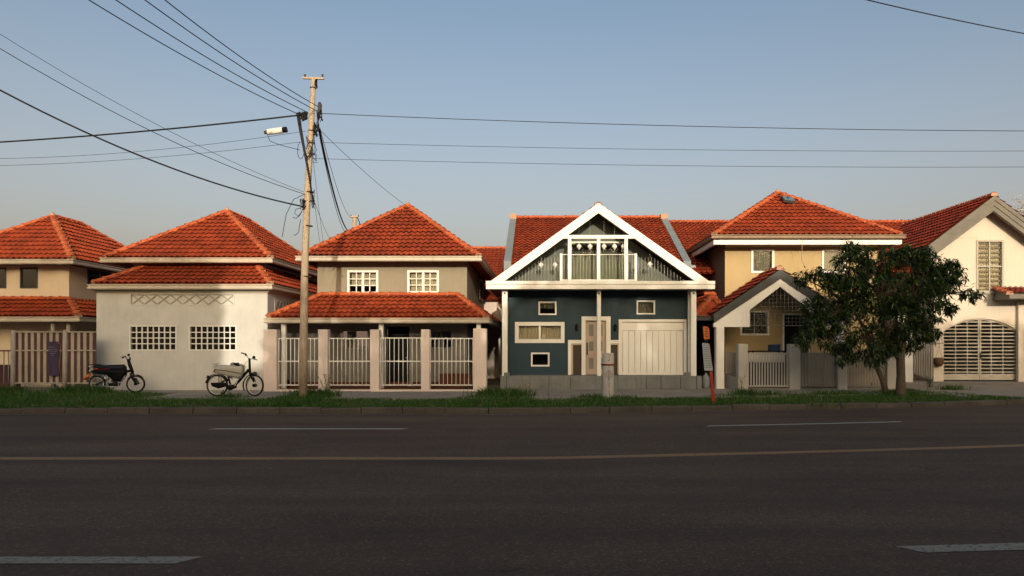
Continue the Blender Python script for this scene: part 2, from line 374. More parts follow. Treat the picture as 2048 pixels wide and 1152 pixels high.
for i in range(7):
    xa=11.9+i*1.15
    for j in range(3):
        def P(u,vv):
            x=xa+u*1.14; yk=KY+off(x)+.19; yy=yk+(27.2-yk)*vv; zz=.085+.20*vv**1.2
            return (x+(1-vv)*.3,yy,zz)
        a,b_=j/3+.002,(j+1)/3-.002
        vs=[P(0,a),P(1,a),P(1,b_),P(0,b_)]
        vs=[(p[0],p[1],0) for p in vs]+vs
        MB().add(vs,[(0,1,5,4),(1,2,6,5),(2,3,7,6),(3,0,4,7),(4,5,6,7)]).build('slab',M['paving'],drv)
# ================================================================ ROOF TILES
TW,TL=.2,.29
def tile_local(L=TL,Wd=TW):
    xs=[0,.025,.06,.1,.14,.175,.2]; zs=[.016,.0,.008,.036,.052,.036,.016]
    v=[(x*Wd/.2,0,z+.052) for x,z in zip(xs,zs)]+[(x*Wd/.2,L*1.02,z) for x,z in zip(xs,zs)]+[(x*Wd/.2,.004,z+.036) for x,z in zip(xs,zs)]
    k=7; f=[(i,i+1,k+i+1,k+i) for i in range(6)]+[(2*k+i,2*k+i+1,i+1,i) for i in range(6)]
    return v,f
TV,TF=tile_local()
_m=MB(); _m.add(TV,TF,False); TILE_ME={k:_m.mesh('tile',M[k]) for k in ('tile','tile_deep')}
def clipface(poly,edges):
    for (a,b_,c) in edges:   # keep a*x+b*y+c>=0
        out=[]; n=len(poly)
        for i in range(n):
            p=poly[i]; q=poly[(i+1)%n]; dp=a*p[0]+b_*p[1]+c; dq=a*q[0]+b_*q[1]+c
            if dp>=0: out.append(p)
            if (dp>=0)!=(dq>=0):
                t=dp/(dp-dq); out.append(tuple(p[k]+(q[k]-p[k])*t for k in range(3)))
        poly=out
        if len(poly)<3: return None
    return poly
class Tiles:
    def __init__(s): s.it=[]
    def slope(s,poly,vis=True,lo=.0):
        P=[Vector(p) for p in poly]; u=(P[1]-P[0]).normalized(); nrm=(P[1]-P[0]).cross(P[-1]-P[0]).normalized(); v=nrm.cross(u)
        if nrm.z<0: raise Exception('flip')
        o=P[0]; Q=[((p-o).dot(u),(p-o).dot(v)) for p in P]
        edges=[]
        for i in range(len(Q)):
            (x0,y0),(x1,y1)=Q[i],Q[(i+1)%len(Q)]; L=math.hypot(x1-x0,y1-y0); a,b_=-(y1-y0)/L,(x1-x0)/L
            c=-(a*x0+b_*y0)
            if i==0: c+=.07
            edges.append((a,b_,c))
        umin=min(q[0] for q in Q);umax=max(q[0] for q in Q);vmax=max(q[1] for q in Q)
        M3=Matrix((u,v,nrm)).transposed().to_4x4()
        rr=random.Random(int(abs(o.x*100)))
        r=0; y=-.06
        while y<vmax:
            x=umin
            while x<umax:
                cs=[(x,y),(x+TW,y),(x+TW,y+TL),(x,y+TL)]
                ds=[[a*cx+b_*cy+c for cx,cy in cs] for a,b_,c in edges]
                if all(max(dd)>.0 for dd in ds):
                    full=all(min(dd)>=-.005 for dd in ds)
                    M4=M3.copy(); M4.translation=o+u*x+v*y+nrm*(.02+rr.uniform(-.004,.004))
                    if full: s.it.append((vis,M4,None))
                    else:
                        ed=[(a,b_,c+a*x+b_*y) for a,b_,c in edges]
                        vs=[];fs=[]; mp={}
                        for f in TF:
                            pl=clipface([TV[i] for i in f],ed)
                            if pl:
                                idx=[]
                                for p in pl:
                                    kk=(round(p[0],4),round(p[1],4),round(p[2],4))
                                    if kk not in mp: mp[kk]=len(vs); vs.append(p)
                                    if not idx or idx[-1]!=mp[kk]: idx.append(mp[kk])
                                if len(set(idx))>=3 and len(set(idx))==len(idx): fs.append(tuple(idx))
                        if len(fs)>=2:
                            w_=max(p[0] for p in vs)-min(p[0] for p in vs)
                            if w_>.03: s.it.append((vis,M4,(vs,fs)))
                x+=TW
            y+=TL; r+=1
    def finish(s,roof,limit=300,mat='tile'):
        og=ORG[roof.name]
        key=lambda t:(0 if t[0] else 1,t[1].translation.y)
        s.it.sort(key=key); k=0; rest=MB()
        for vis,M4,cm in s.it:
            if vis and k<limit:
                if cm is None: me=TILE_ME[mat]
                else:
                    mb=MB(); mb.add(cm[0],cm[1]); me=mb.mesh('tile',M[mat])
                o=link('tile',me,roof); mm=M4.copy(); mm.translation=M4.translation-og; o.matrix_basis=mm; k+=1
            else:
                vs,fs=(TV,TF) if cm is None else cm
                rest.add([M4@Vector(p) for p in vs],fs)
        if rest.v: rest.build('roof_tiles',M[mat],roof,kind='stuff')
# ridge caps
def capmesh(L=.36,r=.105):
    mb=MB(); n=6; vs=[]
    for (yy,rr) in ((0,r*1.18),(.07,r*1.16),(.07,r),(L,r*.93)):
        for i in range(n+1):
            a=math.pi*i/n; vs.append((math.cos(a)*rr*1.15,yy,math.sin(a)*rr-.02))
    fs=[]
    for k in range(3):
        for i in range(n): fs.append((k*(n+1)+i+1,k*(n+1)+i,(k+1)*(n+1)+i,(k+1)*(n+1)+i+1))
    mb.add(vs,fs,False); 
    # mortar fill visible at the joint
    mb.m=1
    mb.add([(-r*1.22,-.012,-.05),(r*1.22,-.012,-.05),(r*1.22,.012,-.05),(-r*1.22,.012,-.05),(-r*.95,-.012,r*.62),(r*.95,-.012,r*.62),(r*.95,.012,r*.62),(-r*.95,.012,r*.62)],
      [(4,5,6,7),(0,1,5,4),(1,2,6,5),(2,3,7,6),(3,0,4,7)])
    mb.m=0
    mb.add([(-r*1.05,0,-.05),(r*1.05,0,-.05),(r*.6,0,r*.8),(-r*.6,0,r*.8)],[(0,1,2,3)])
    return mb.mesh('ridge_cap',[M['cap'],M['mortar']])
CAP_ME=capmesh()
def caps(roof,a,b_,lift=.035,step=.33):
    a=Vector(a); b_=Vector(b_); L=(b_-a).length; n=max(1,round(L/step)); t=(b_-a).normalized(); st=L/n
    sd=t.cross(Vector((0,0,1))).normalized(); up=sd.cross(t)
    for i in range(n):
        m4=Matrix((sd,t,up)).transposed().to_4x4(); m4.translation=a+t*(i*st)+up*(lift+random.uniform(-.006,.006))-ORG[roof.name]
        o=link('ridge_cap',CAP_ME,roof); o.matrix_basis=m4
def finial(roof,p):
    MB().lathe([(0.001,-.08),(.11,-.06),(.11,.0),(.07,.05),(.05,.09),(.001,.11)],p,8).build('finial',M['mortar'],roof)
PROF=[(0,0),(.10,0),(.125,.03),(.125,.07),(.10,.085),(.10,.11),(.13,.15),(.13,.17),(.0,.17)]
def gutter_ring(name,x0,x1,y0,y1,z,mat,parent,prof=PROF,k=1.0,h=1.0):
    mb=MB(); n=len(prof); vs=[]
    for sx,sy,cx,cy in ((-1,-1,x0,y0),(1,-1,x1,y0),(1,1,x1,y1),(-1,1,x0,y1)):
        for d_,zz in prof: vs.append((cx+sx*d_*k,cy+sy*d_*k,z+zz*h))
    fs=[]
    for c in range(4):
        for i in range(n-1):
            a=c*n+i; b_=((c+1)%4)*n+i; fs.append((a,b_,b_+1,a+1))
    mb.add(vs,fs); return mb.build(name,mat,parent)
def hip_roof(parent,x0,x1,y0,y1,ze,xr,ya,yb,zr,vis=('f','r'),gut=None,gk=1.0,limit=300,name='roof',gz=-.19,gh=1.0,tl=None):
    A,B,C,D=(x0,y0,ze),(x1,y0,ze),(x1,y1,ze),(x0,y1,ze); E,G=(xr,ya,zr),(xr,yb,zr)
    mb=MB(); mb.add([A,B,C,D,E,G,(x0,y0,ze-.03),(x1,y0,ze-.03),(x1,y1,ze-.03),(x0,y1,ze-.03)],[(0,1,4),(1,2,5,4),(2,3,5),(3,0,4,5),(6,9,8,7),(0,6,7,1),(1,7,8,2),(2,8,9,3),(3,9,6,0)])
    rf=mb.build(name,M['tile'],parent)
    t=Tiles(); t.slope([A,B,E],'f' in vis); t.slope([B,C,G,E],'r' in vis); t.slope([D,A,E,G],'l' in vis); t.slope([C,D,G],False)
    t.finish(rf,limit)
    for p in (A,B): caps(rf,p,E)
    for p in (C,D): caps(rf,p,G)
    caps(rf,G,E); finial(rf,(E[0],E[1],E[2]+.08))
    gutter_ring('gutter',x0,x1,y0,y1,ze+gz,gut or M['gutter'],parent,k=gk,h=gh)
    return rf
def skirt(parent,x0,x1,y0,yt,ze,zt,dx0,dx1,yback,limit=300,gut=None,name='lower_roof',ztile=True,vis_r=True,tiles=None):
    """lean-to roof round the front (and right/left return) of a storey; top edge against wall at yt"""
    A,B=(x0,y0,ze),(x1,y0,ze); T0,T1=(x0+dx0,yt,zt),(x1-dx1,yt,zt)
    mb=MB(); u=.03
    C=(x1,yback,ze); CT=(x1-dx1,yback,zt); D=(x0,yback,ze); DT=(x0+dx0,yback,zt)
    mb.add([A,B,T1,T0,C,CT,D,DT,(x0,y0,ze-u),(x1,y0,ze-u),(x1,yback,ze-u),(x0,yback,ze-u)],
       [(0,1,2,3),(1,4,5,2),(6,0,3,7),(8,11,10,9),(0,8,9,1),(1,9,10,4),(6,11,8,0),(4,10,11,6,7,5)] )
    rf=mb.build(name,M['tile'],parent)
    t=Tiles(); t.slope([A,B,T1,T0],True); t.slope([B,C,CT,T1],vis_r); t.slope([D,A,T0,DT],False); t.finish(rf,limit)
    caps(rf,A,T0); caps(rf,B,T1); caps(rf,T0,T1)
    gutter_ring('gutter',x0,x1,y0,yback,ze-.19,gut or M['gutter'],parent)
    return rf
# ================================================================ WALLS / WINDOWS
def wall_front(mb,x0,x1,z0,z1,y,holes,th=.14):
    xs=sorted({x0,x1}|{h[0] for h in holes}|{h[1] for h in holes}); zs=sorted({z0,z1}|{h[2] for h in holes}|{h[3] for h in holes})
    def inside(x,z): return any(h[0]<x<h[1] and h[2]<z<h[3] for h in holes)
    for i in range(len(xs)-1):
        for j in range(len(zs)-1):
            if not inside((xs[i]+xs[i+1])/2,(zs[j]+zs[j+1])/2):
                mb.add([(xs[i],y,zs[j]),(xs[i+1],y,zs[j]),(xs[i+1],y,zs[j+1]),(xs[i],y,zs[j+1])],[(0,1,2,3)])
    for a,b_,c,d_ in holes:
        mb.add([(a,y,c),(b_,y,c),(b_,y,d_),(a,y,d_),(a,y+th,c),(b_,y+th,c),(b_,y+th,d_),(a,y+th,d_)],[(0,4,5,1),(1,5,6,2),(2,6,7,3),(3,7,4,0)])
def shell(mb,x0,x1,y0,y1,z0,z1,holes=(),side_holes=()):
    wall_front(mb,x0,x1,z0,z1,y0,list(holes))
    mb.add([(x1,y0,z0),(x1,y1,z0),(x1,y1,z1),(x1,y0,z1)],[(0,1,2,3)])
    mb.add([(x0,y1,z0),(x0,y0,z0),(x0,y0,z1),(x0,y1,z1)],[(0,1,2,3)])
    mb.add([(x1,y1,z0),(x0,y1,z0),(x0,y1,z1),(x1,y1,z1)],[(0,1,2,3)])
def curtain(x0,x1,z0,z1,y,mat,parent,amp=.025,per=.09):
    n=max(6,int((x1-x0)/per*6)); mb=MB(); vs=[]
    ph=random.random()*6
    for i in range(n+1):
        x=x0+(x1-x0)*i/n; yy=y+amp*math.sin(x*6.283/per+ph)*(.7+.3*math.sin(x*3+ph)); vs+=[(x,yy,z0),(x,yy*1+.01,z1)]
    mb.add(vs,[(2*i,2*i+2,2*i+3,2*i+1) for i in range(n)],True)
    return mb.build('curtain',mat,parent)
def window(parent,x0,x1,z0,z1,y,fw=.06,cols=1,rows=1,fmat=None,bar=.025,curt=None,sill=False,proud=.03,split=None,name='window',cur=(0,1,0,1),inset=.06,label=None):
    """opening x0..x1 z0..z1 outer frame size; frame sits in and slightly proud of wall plane y"""
    fmat=fmat or M['white']
    mb=MB(); a,b_=y-proud,y+inset
    mb.box(x0,x1,a,b_,z1-fw,z1); mb.box(x0,x1,a,b_,z0,z0+fw); mb.box(x0,x0+fw,a,b_,z0+fw,z1-fw); mb.box(x1-fw,x1,a,b_,z0+fw,z1-fw)
    w=mb.build(name,fmat,parent,label=label)
    ix0,ix1,iz0,iz1=x0+fw,x1-fw,z0+fw,z1-fw
    xs=[ix0+(ix1-ix0)*i/cols for i in range(cols+1)]; zs=[iz0+(iz1-iz0)*i/rows for i in range(rows+1)]
    yb=y+inset*.2
    for i in range(1,cols):
        ww=split if (split and i==cols//2) else bar
        MB().box(xs[i]-ww/2,xs[i]+ww/2,yb-.01 if ww==bar else yb-.025,yb+.03,iz0,iz1).build('glazing_bar',fmat,w)
    for j in range(1,rows):
        mb=MB(); 
        mb.box(ix0,ix1,yb-.007,yb+.027,zs[j]-bar/2,zs[j]+bar/2); mb.build('glazing_bar',fmat,w)
    for i in range(cols):
        for j in range(rows):
            MB().box(xs[i]+bar/2,xs[i+1]-bar/2,yb+.012,yb+.018,zs[j]+bar/2,zs[j+1]-bar/2).build('pane',M['glass'],w)
    if not curt: MB().add([(x0-.5,y+.7,z0-.4),(x1+.5,y+.7,z0-.4),(x1+.5,y+.7,z1+.4),(x0-.5,y+.7,z1+.4),(x0-.02,y+.15,z0-.02),(x1+.02,y+.15,z0-.02),(x1+.02,y+.15,z1+.02),(x0-.02,y+.15,z1+.02)],[(0,1,2,3),(4,5,1,0),(7,3,2,6),(4,0,3,7),(5,6,2,1)]).build('dark_backing',M['darkin'],w)  # near-black box added behind the panes to keep the opening dark
    if curt: curtain(ix0+(ix1-ix0)*cur[0]+.01,ix0+(ix1-ix0)*cur[1]-.01,iz0+(iz1-iz0)*cur[2],iz0+(iz1-iz0)*cur[3],y+.16,curt,w)
    if sill: MB().box(x0-.04,x1+.04,y-.09,y,z0-.05,z0-.003).build('sill',fmat,w)
    return w
# ================================================================ HOUSE 1 (left, cream)
h=thing('house',(-18.6,26,.1),'cream two storey house behind the striped slat fence at the far left','house')
xe=-16.4
hip_roof(h,-21.5,xe,24.4,31.5,4.60,-18.75,26.8,28.4,6.5,vis=('f','r'))
wl=MB(); yw=25.0; xw=X(138,yw)
hol=[(X(-30,yw),X(13,yw),Z(577,yw),Z(535,yw)),(X(40,yw),X(76,yw),Z(577,yw),Z(535,yw))]
shell(wl,-21.2,xw,yw,31,3.2,4.45,hol); wl.build('upper_wall',M['cream_wall'],h)
for q in hol: window(h,*q,yw,fw=.05,fmat=M['darkbarge'],inset=.08,proud=.01)
# side windows (right wall), frames built along Y
for ya,yb in ((26.0,27.4),(27.9,29.4)):
    m_=MB(); m_.box(xw-.04,xw+.02,ya,yb,3.75,4.42); s=m_.build('window',M['darkbarge'],h)
    MB().box(xw+.021,xw+.026,ya+.06,yb-.06,3.81,4.36).build('pane',M['glass'],s)
    MB().box(xw+.024,xw+.04,(ya+yb)/2-.03,(ya+yb)/2+.03,3.79,4.38).build('glazing_bar',M['oldcream'],s)
skirt(h,-22,-15.85,23.9,25.0,2.58,3.22,1.05,1.05,31)
wl=MB(); shell(wl,-21.2,-16.7,25.02,31,.1,2.5,[]); wl.build('lower_wall',M['cream_wall'],h)
for px in (103,134): MB().bev(X(px,24.1),X(px+7,24.1),24.05,24.17,.1,2.40).build('post',M['oldcream'],h)

# ================================================================ HOUSE 2 (white)
h=thing('house',(-12,24,.1),'white house with two barred grid windows behind the two parked mopeds','house')
hip_roof(h,X(210,24.0),X(541,24.0),24.0,31.6,4.60,-12.15,26.95,28.9,6.72,vis=('f','r'))
yw=23.3; x0,x1=X(193,yw),X(535,yw)
g=[(X(259,yw),X(353,yw),Z(701,yw),Z(651,yw)),(X(378,yw),X(473,yw),Z(701,yw),Z(651,yw))]
fz=(X(262,yw),X(467,yw),Z(609,yw),Z(589,yw))
wl=MB(); wall_front(wl,x0,x1,.08,3.42,yw,g+[fz],th=.10)
wl.add([(x1,yw,.08),(x1,31,.08),(x1,31,3.42),(x1,yw,3.42)],[(0,1,2,3)])
wl.add([(x0,31,.08),(x0,yw,.08),(x0,yw,3.42),(x0,31,3.42)],[(0,1,2,3)])
wl.add([(x1,31,.08),(x0,31,.08),(x0,31,3.42),(x1,31,3.42)],[(0,1,2,3)])
wl.build('wall',M['white_wall'],h)
for q in g: window(h,*q,yw,fw=.035,cols=8,rows=4,bar=.032,inset=.09,proud=.012)
# frieze : recessed panel with raised diagonal lattice
fr_=MB().box(fz[0]-.01,fz[1]+.01,yw+.05,yw+.07,fz[2]-.01,fz[3]+.01).build('frieze',M['white_wall'],h)
n_=8; wd=(fz[1]-fz[0])/n_
for i in range(n_):
    a=fz[0]+i*wd
    MB().beam((a+.02,yw+.035,fz[2]+.02),(a+wd-.02,yw+.035,fz[3]-.02),.03,.04).build('lattice_strip',M['lattice'],fr_)
    MB().beam((a+.02,yw+.038,fz[3]-.02),(a+wd-.02,yw+.038,fz[2]+.02),.03,.04).build('lattice_strip',M['lattice'],fr_)
e=MB(); 
for (a,b_,c,d_) in ((fz[0],fz[1],fz[3],fz[3]+.03),(fz[0],fz[1],fz[2]-.03,fz[2]),(fz[0]-.03,fz[0],fz[2]-.03,fz[3]+.03),(fz[1],fz[1]+.03,fz[2]-.03,fz[3]+.03)): e.box(a,b_,yw-.015,yw-.001,c,d_)
e.build('frieze_border',M['white_wall'],fr_)
# side frieze on the right return
s=MB().box(x1+.002,x1+.012,23.9,26.6,2.75,3.15).build('side_frieze',M['white_wall'],h)
for i in range(9):
    ya=23.95+i*.29
    MB().beam((x1+.02,ya,2.78),(x1+.02,ya+.27,3.12),.02,.03).build('lattice_strip',M['darkbarge'],s)
# upper storey drum under the eaves
wl=MB(); shell(wl,x0+.5,x1-.6,24.55,31,3.4,4.45,[]); wl.build('upper_wall',M['white_wall'],h)
ux=x1-.6
s=MB().box(ux-.03,ux+.03,26.2,27.6,4.05,4.40).build('window',M['white'],h)
for k in range(4): MB().box(ux+.031,ux+.036,26.25+k*.34,26.53+k*.34,4.09,4.36).build('pane',M['darkin'],s)
rf=skirt(h,X(186,23.1),X(540,23.1),23.1,24.4,3.62,4.36,1.2,.95,31)
# cornice below gutter
gutter_ring('cornice',x0+.02,x1-.02,yw+.02,30.9,3.33,M['gutter'],h,prof=[(0,0),(.05,.0),(.07,.04),(.11,.06),(.13,.10),(0,.10)])

# ================================================================ HOUSE 3 (beige, pink pillars)
h=thing('house',(-4.2,25,.1),'beige house with white paned windows above a tiled porch roof, behind pink pillars','house')
hip_roof(h,X(600,23.7),X(957,23.7),23.7,33.0,4.62,-5.2,27.0,30.0,6.95,vis=('f',))
yw=24.3; x0,x1=X(635,yw),X(934,yw)
g=[(X(695,yw),X(757,yw),Z(588,yw),Z(540.5,yw)),(X(815,yw),X(878,yw),Z(587,yw),Z(540.5,yw))]
wl=MB(); shell(wl,x0,x1,yw,32.5,3.2,4.5,g); wl.build('upper_wall',M['beige'],h)
for i,q in enumerate(g):
    window(h,*q,yw,fw=.075,cols=4,rows=3,bar=.028,split=.09,curt=M['curtain'],cur=(0.0,1,.32,1) if i==0 else (0,1,0,1),proud=.04)
s=MB().box(x1-.02,x1+.04,29,30.2,3.5,4.35).build('window',M['white'],h); MB().box(x1+.041,x1+.046,29.1,30.1,3.58,4.27).build('pane',M['darkin'],s)
skirt(h,X(537,22.85),X(972,22.85),22.85,24.3,2.50,3.32,1.25,1.1,32)
# ground floor wall with windows and door opening
g3=[(X(683,yw),X(738,yw),Z(699,yw),Z(660,yw)),(X(860,yw),X(906,yw),Z(698,yw),Z(660,yw)),(X(773,yw),X(819,yw),.10,Z(653,yw))]
xl=X(541,22.9)
wl=MB(); wall_front(wl,xl,x1,.1,2.6,yw+.003,g3); wl.add([(x1,yw,.1),(x1,32,.1),(x1,32,2.6),(x1,yw,2.6)],[(0,1,2,3)]); wl.build('lower_wall',M['beige_low'],h)
for q in g3[:2]: window(h,*q,yw,fw=.05,cols=2,rows=2,bar=.03,fmat=M['fence_grey'],curt=M['greyblind'],cur=(.1,.5,0,1),proud=.03)
dq=g3[2]; fm=MB()
for a,b_,c,d_ in ((dq[0]-.09,dq[0],.1,dq[3]+.08),(dq[1],dq[1]+.09,.1,dq[3]+.08),(dq[0],dq[1],dq[3],dq[3]+.08)): fm.box(a,b_,yw-.03,yw+.05,c,d_)
dr=fm.build('door_frame',M['fence_grey'],h)
MB().box(dq[0]+.02,dq[1]-.02,yw+.10,yw+.14,.12,dq[3]-.01).build('door',M['black'],dr)
MB().lathe([(.001,-.03),(.03,-.02),(.035,0),(.03,.02),(.001,.03)],(dq[1]-.12,yw+.06,1.15),8,'y').build('door_handle',M['chrome'],dr)
MB().box(xl,x1,yw-.025,yw,.1,.32).build('skirting',M['brick_red'],h)
MB().box(xl,x1,22.7,24.28,.1,.17).build('porch_floor',M['brick_red'],h)
for px in (563,758,953): MB().bev(X(px,23.0),X(px+9,23.0),22.95,23.10,.17,2.33).build('porch_post',M['white'],h)
# fence with pink pillars
f=thing('boundary_fence',(-5,22.5,.12),'pale pink pillars with white railing panels in front of the beige house','fence')
YF=22.45
PP=[(527,553,.34),(636,655,.3),(740,758,.3),(842,859,.3),(946,973,.34)]
pil=[]
for a,b_,dp in PP:
    xa,xb=X(a,YF),X(b_,YF); MB().bev(xa,xb,YF,YF+dp,.10,Z(659 if a<900 else 657,YF)).build('pillar',M['pink'],f); pil.append((xa,xb))
MB().box(pil[0][1]-.4,pil[-1][0]+.3,YF+.03,YF+.27,.09,.165).build('base_wall',M['pink'],f)
for i in range(4):
    xa,xb=pil[i][1],pil[i+1][0]; yr=YF+.15; zt,zm,zb=Z(677,yr),Z(722.5,yr),Z(770,yr)
    if i==2: zt+=.015
    pn=MB(); 
    for zz in (zt,zm,zb): pn.box(xa,xb,yr-.015,yr+.015,zz-.017,zz+.017)
    pn=pn.build('railing_panel',M['white'],f)
    nb=[10,10,9,10][i]; bm=MB().tube([(0,0,zb-.02),(0,0,zt+.0)],.012,6).mesh('bar',M['white'])
    for k in range(nb+1):
        xx=xa+.02+(xb-xa-.04)*k/nb
        o=rep('bar',bm,pn,(xx,yr-.02,0)); o.rotation_euler=(0,random.uniform(-.004,.004),0)
# things on the porch
b=MB().box(X(881,24),X(944,24),23.75,24.1,.17,.62); b.build('planter_box',M['brick_red'],None,'rust brown wooden box behind the rightmost white railing panel','box')
t=MB().lathe([(.001,0),(.11,0),(.14,.25),(.12,.26),(.001,.24)],(X(570,23.6),23.6,.17),10)
t.build('flower_pot',M['black'],None,'dark pot on the porch floor just behind the leftmost railing panel','pot')

# ================================================================ HOUSE blue
h=thing('house',(1.9,24.5,.1),'petrol blue house with white front gable, balcony and garage door','house')
YB=23.3; yw=24.4; zp=Z(752,23.5)
x0,x1=X(1017,yw),X(1383,yw)
zso=Z(578,YB)
def q(a,b_,c,d_,Y=yw): return (X(a,Y),X(b_,Y),Z(d_,Y),Z(c,Y))
wa=q(1077,1113,603,630); wb=q(1030,1129,644,686); wc=q(1062,1099,705,733); wd_=q(1273,1310,601,629)
dro=(X(1171,yw),X(1212,yw),zp,Z(641,yw)); gar=(X(1243,yw),X(1367,yw),zp,Z(644,yw))
sla=(X(1146,yw),X(1163,yw),zp+.02,Z(690,yw)); slb=(X(1217,yw),X(1235,yw),zp+.02,Z(690,yw))
wl=MB(); shell(wl,x0,x1,yw,33,.1,zso+.05,[wa,wb,wc,wd_,dro,gar,sla,slb]); wl.build('wall',M['blue'],h)
window(h,*wa,yw,fw=.05,curt=M['greyblind'],cur=(0,1,.5,1)); window(h,*wc,yw,fw=.055); window(h,*wd_,yw,fw=.05,curt=M['greyblind'],cur=(0,1,0,1))
ww=window(h,*wb,yw,fw=.13,cols=2,bar=.05,split=.07,curt=M['curtain'])
MB().box(X(1084,yw),X(1091,yw),yw+.08,yw+.12,Z(677,yw),Z(669,yw)).build('white_ornament',M['white'],ww)
# door and stepped surround
sur=MB(); y0_,y1_=yw-.05,yw+.04; zt=Z(633,yw); zs_=Z(680,yw)
for a,b_,c,d_ in ((X(1163,yw),X(1171,yw),zp,zt),(X(1212,yw),X(1221,yw),zp,zt),(X(1171,yw),X(1212,yw),Z(641,yw),zt),
                 (X(1136,yw),X(1163,yw),Z(687,yw),zs_),(X(1136,yw),X(1142,yw),zp,Z(687,yw)),
                 (X(1221,yw),X(1241,yw),Z(687,yw),zs_)): sur.box(a,b_,y0_,y1_,c,d_)
sur=sur.build('door_surround',M['white'],h)
for sl_ in (sla,slb):
    m_=MB(); a,b_,c,d_=sl_
    for r_ in ((a-.07,a,c,d_),(b_,b_+.05,c,d_),(a-.07,b_+.05,d_,d_+.05)): m_.box(r_[0],r_[1],yw-.03,yw+.04,r_[2],r_[3])
    s=m_.build('sidelight',M['door'],h); MB().box(a,b_,yw+.03,yw+.05,c,d_).build('mesh_panel',M['brownpanel'],s)
dm=MB(); a,b_,c,d_=dro; P3=[(649,672),(683,702),(716,738)]
hz=[(a+.12,a+.28,Z(bb,yw),Z(aa,yw)) for aa,bb in P3]+[(b_-.28,b_-.12,Z(bb,yw),Z(aa,yw)) for aa,bb in P3]
wall_front(dm,a,b_,c+.01,d_,yw+.05,hz,th=.03); D=dm.build('door',M['door'],h)
for z_ in hz: MB().box(z_[0],z_[1],yw+.075,yw+.085,z_[2],z_[3]).build('pane',M['frost'],D)
MB().bev(a+.04,a+.08,yw+.0,yw+.05,Z(710,yw),Z(685,yw),.008).build('door_handle',M['black'],D)
# garage door
gm=MB(); a,b_,c,d_=gar
for r_ in ((a-.1,a,c,d_+.09),(b_,b_+.1,c,d_+.09),(a,b_,d_,d_+.09)): gm.box(r_[0],r_[1],yw-.045,yw+.04,r_[2],r_[3])
G=gm.build('garage_door',M['white'],h)
MB().box(a,b_,yw+.02,yw+.05,Z(661,yw)+.004,d_).build('panel',M['white'],G)
pw=(b_-a-.08)/10
for k in range(10): MB().bev(a+.04+k*pw+.006,a+.04+(k+1)*pw-.006,yw+.012,yw+.05,c+.10,Z(662,yw),.006).build('panel',M['white'],G)
bk=MB().box(a,b_,yw+.055,yw+.07,c,Z(661,yw)); bk.box(a,b_,yw+.015,yw+.054,c,c+.095); bk.build('backing',M['white'],G)
# plinth of stone blocks
pl=thing('x',(0,0,0),None,None); bpy.data.objects.remove(pl)
plm=MB().box(X(1003,23.6),X(1401,23.6),23.58,yw-.01,.05,zp-.01).build('plinth',M['plinth'],h)
cuts=[1000,1013,1060,1098,1141,1204,1236,1293,1322,1361,1393,1404]
for i in range(len(cuts)-1):
    a,b_=X(cuts[i],23.5)+.006,X(cuts[i+1],23.5)-.006
    MB().bev(a,b_,23.5+random.uniform(-.01,.01),23.575,.08,zp+random.uniform(-.004,.004),.01).build('stone_block',M['plinth'],plm)
MB().box(X(1013,23.6),X(1393,23.6),23.577,yw-.012,zp-.008,zp-.002).build('porch_floor',M['plinth'],plm)
MB().bev(X(1008,23.6),X(1019,23.6),23.6,23.85,zp-.004,Z(745,23.6)).build('kerb_block',M['plinth'],plm)
MB().bev(X(1371,23.6),X(1381,23.6),23.6,23.85,zp-.004,Z(745,23.6)).build('kerb_block',M['plinth'],plm)
# posts
for a,b_,Y in ((1004,1015,23.62),(1194,1202,23.62),(1382,1393,23.62),(1377,1382,23.9)):
    p_=MB().bev(X(a,Y),X(b_,Y),Y,Y+.15,zp,zso-.002).build('post',M['white'],h)
    MB().lathe([(.001,-.01),(.03,-.01),(.03,.01),(.001,.01)],((X(a,Y)+X(b_,Y))/2,Y-.012,zso-.12),8,'y').build('bracket',M['brick_red'],p_)
# soffit deck + front beam
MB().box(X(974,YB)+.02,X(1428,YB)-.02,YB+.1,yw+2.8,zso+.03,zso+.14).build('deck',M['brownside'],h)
bm_=MB(); xa,xb=X(972,YB),X(1430,YB); zt=Z(562,YB)
bm_.prismx([(YB+.1,zso),(YB,zso),(YB,zso+.14),(YB-.03,zso+.16),(YB-.03,zt),(YB+.1,zt)],xa,xb)
bm_.build('front_beam',M['white'],h)
for xx,s_ in ((xa,1),(xb,-1)): MB().box(xx,xx+s_*.09,YB+.1,26.5,zso,zt-.03).build('side_fascia',M['white'],h)
# gable rafters
ax=X(1197,YB); az=Z(406,YB); ra=X(982,YB); rb=X(1417,YB)
tv=.33; 
for sx,xe_ in ((-1,ra),(1,rb)):
    xin=xe_-sx*(.45)
    poly=[(xe_,zt),(xin,zt),(ax,az-tv),(ax,az)]
    if sx==1: poly=poly[::-1]
    MB().prism(poly,YB-.02,YB+.10).build('barge_board',M['white'],h)
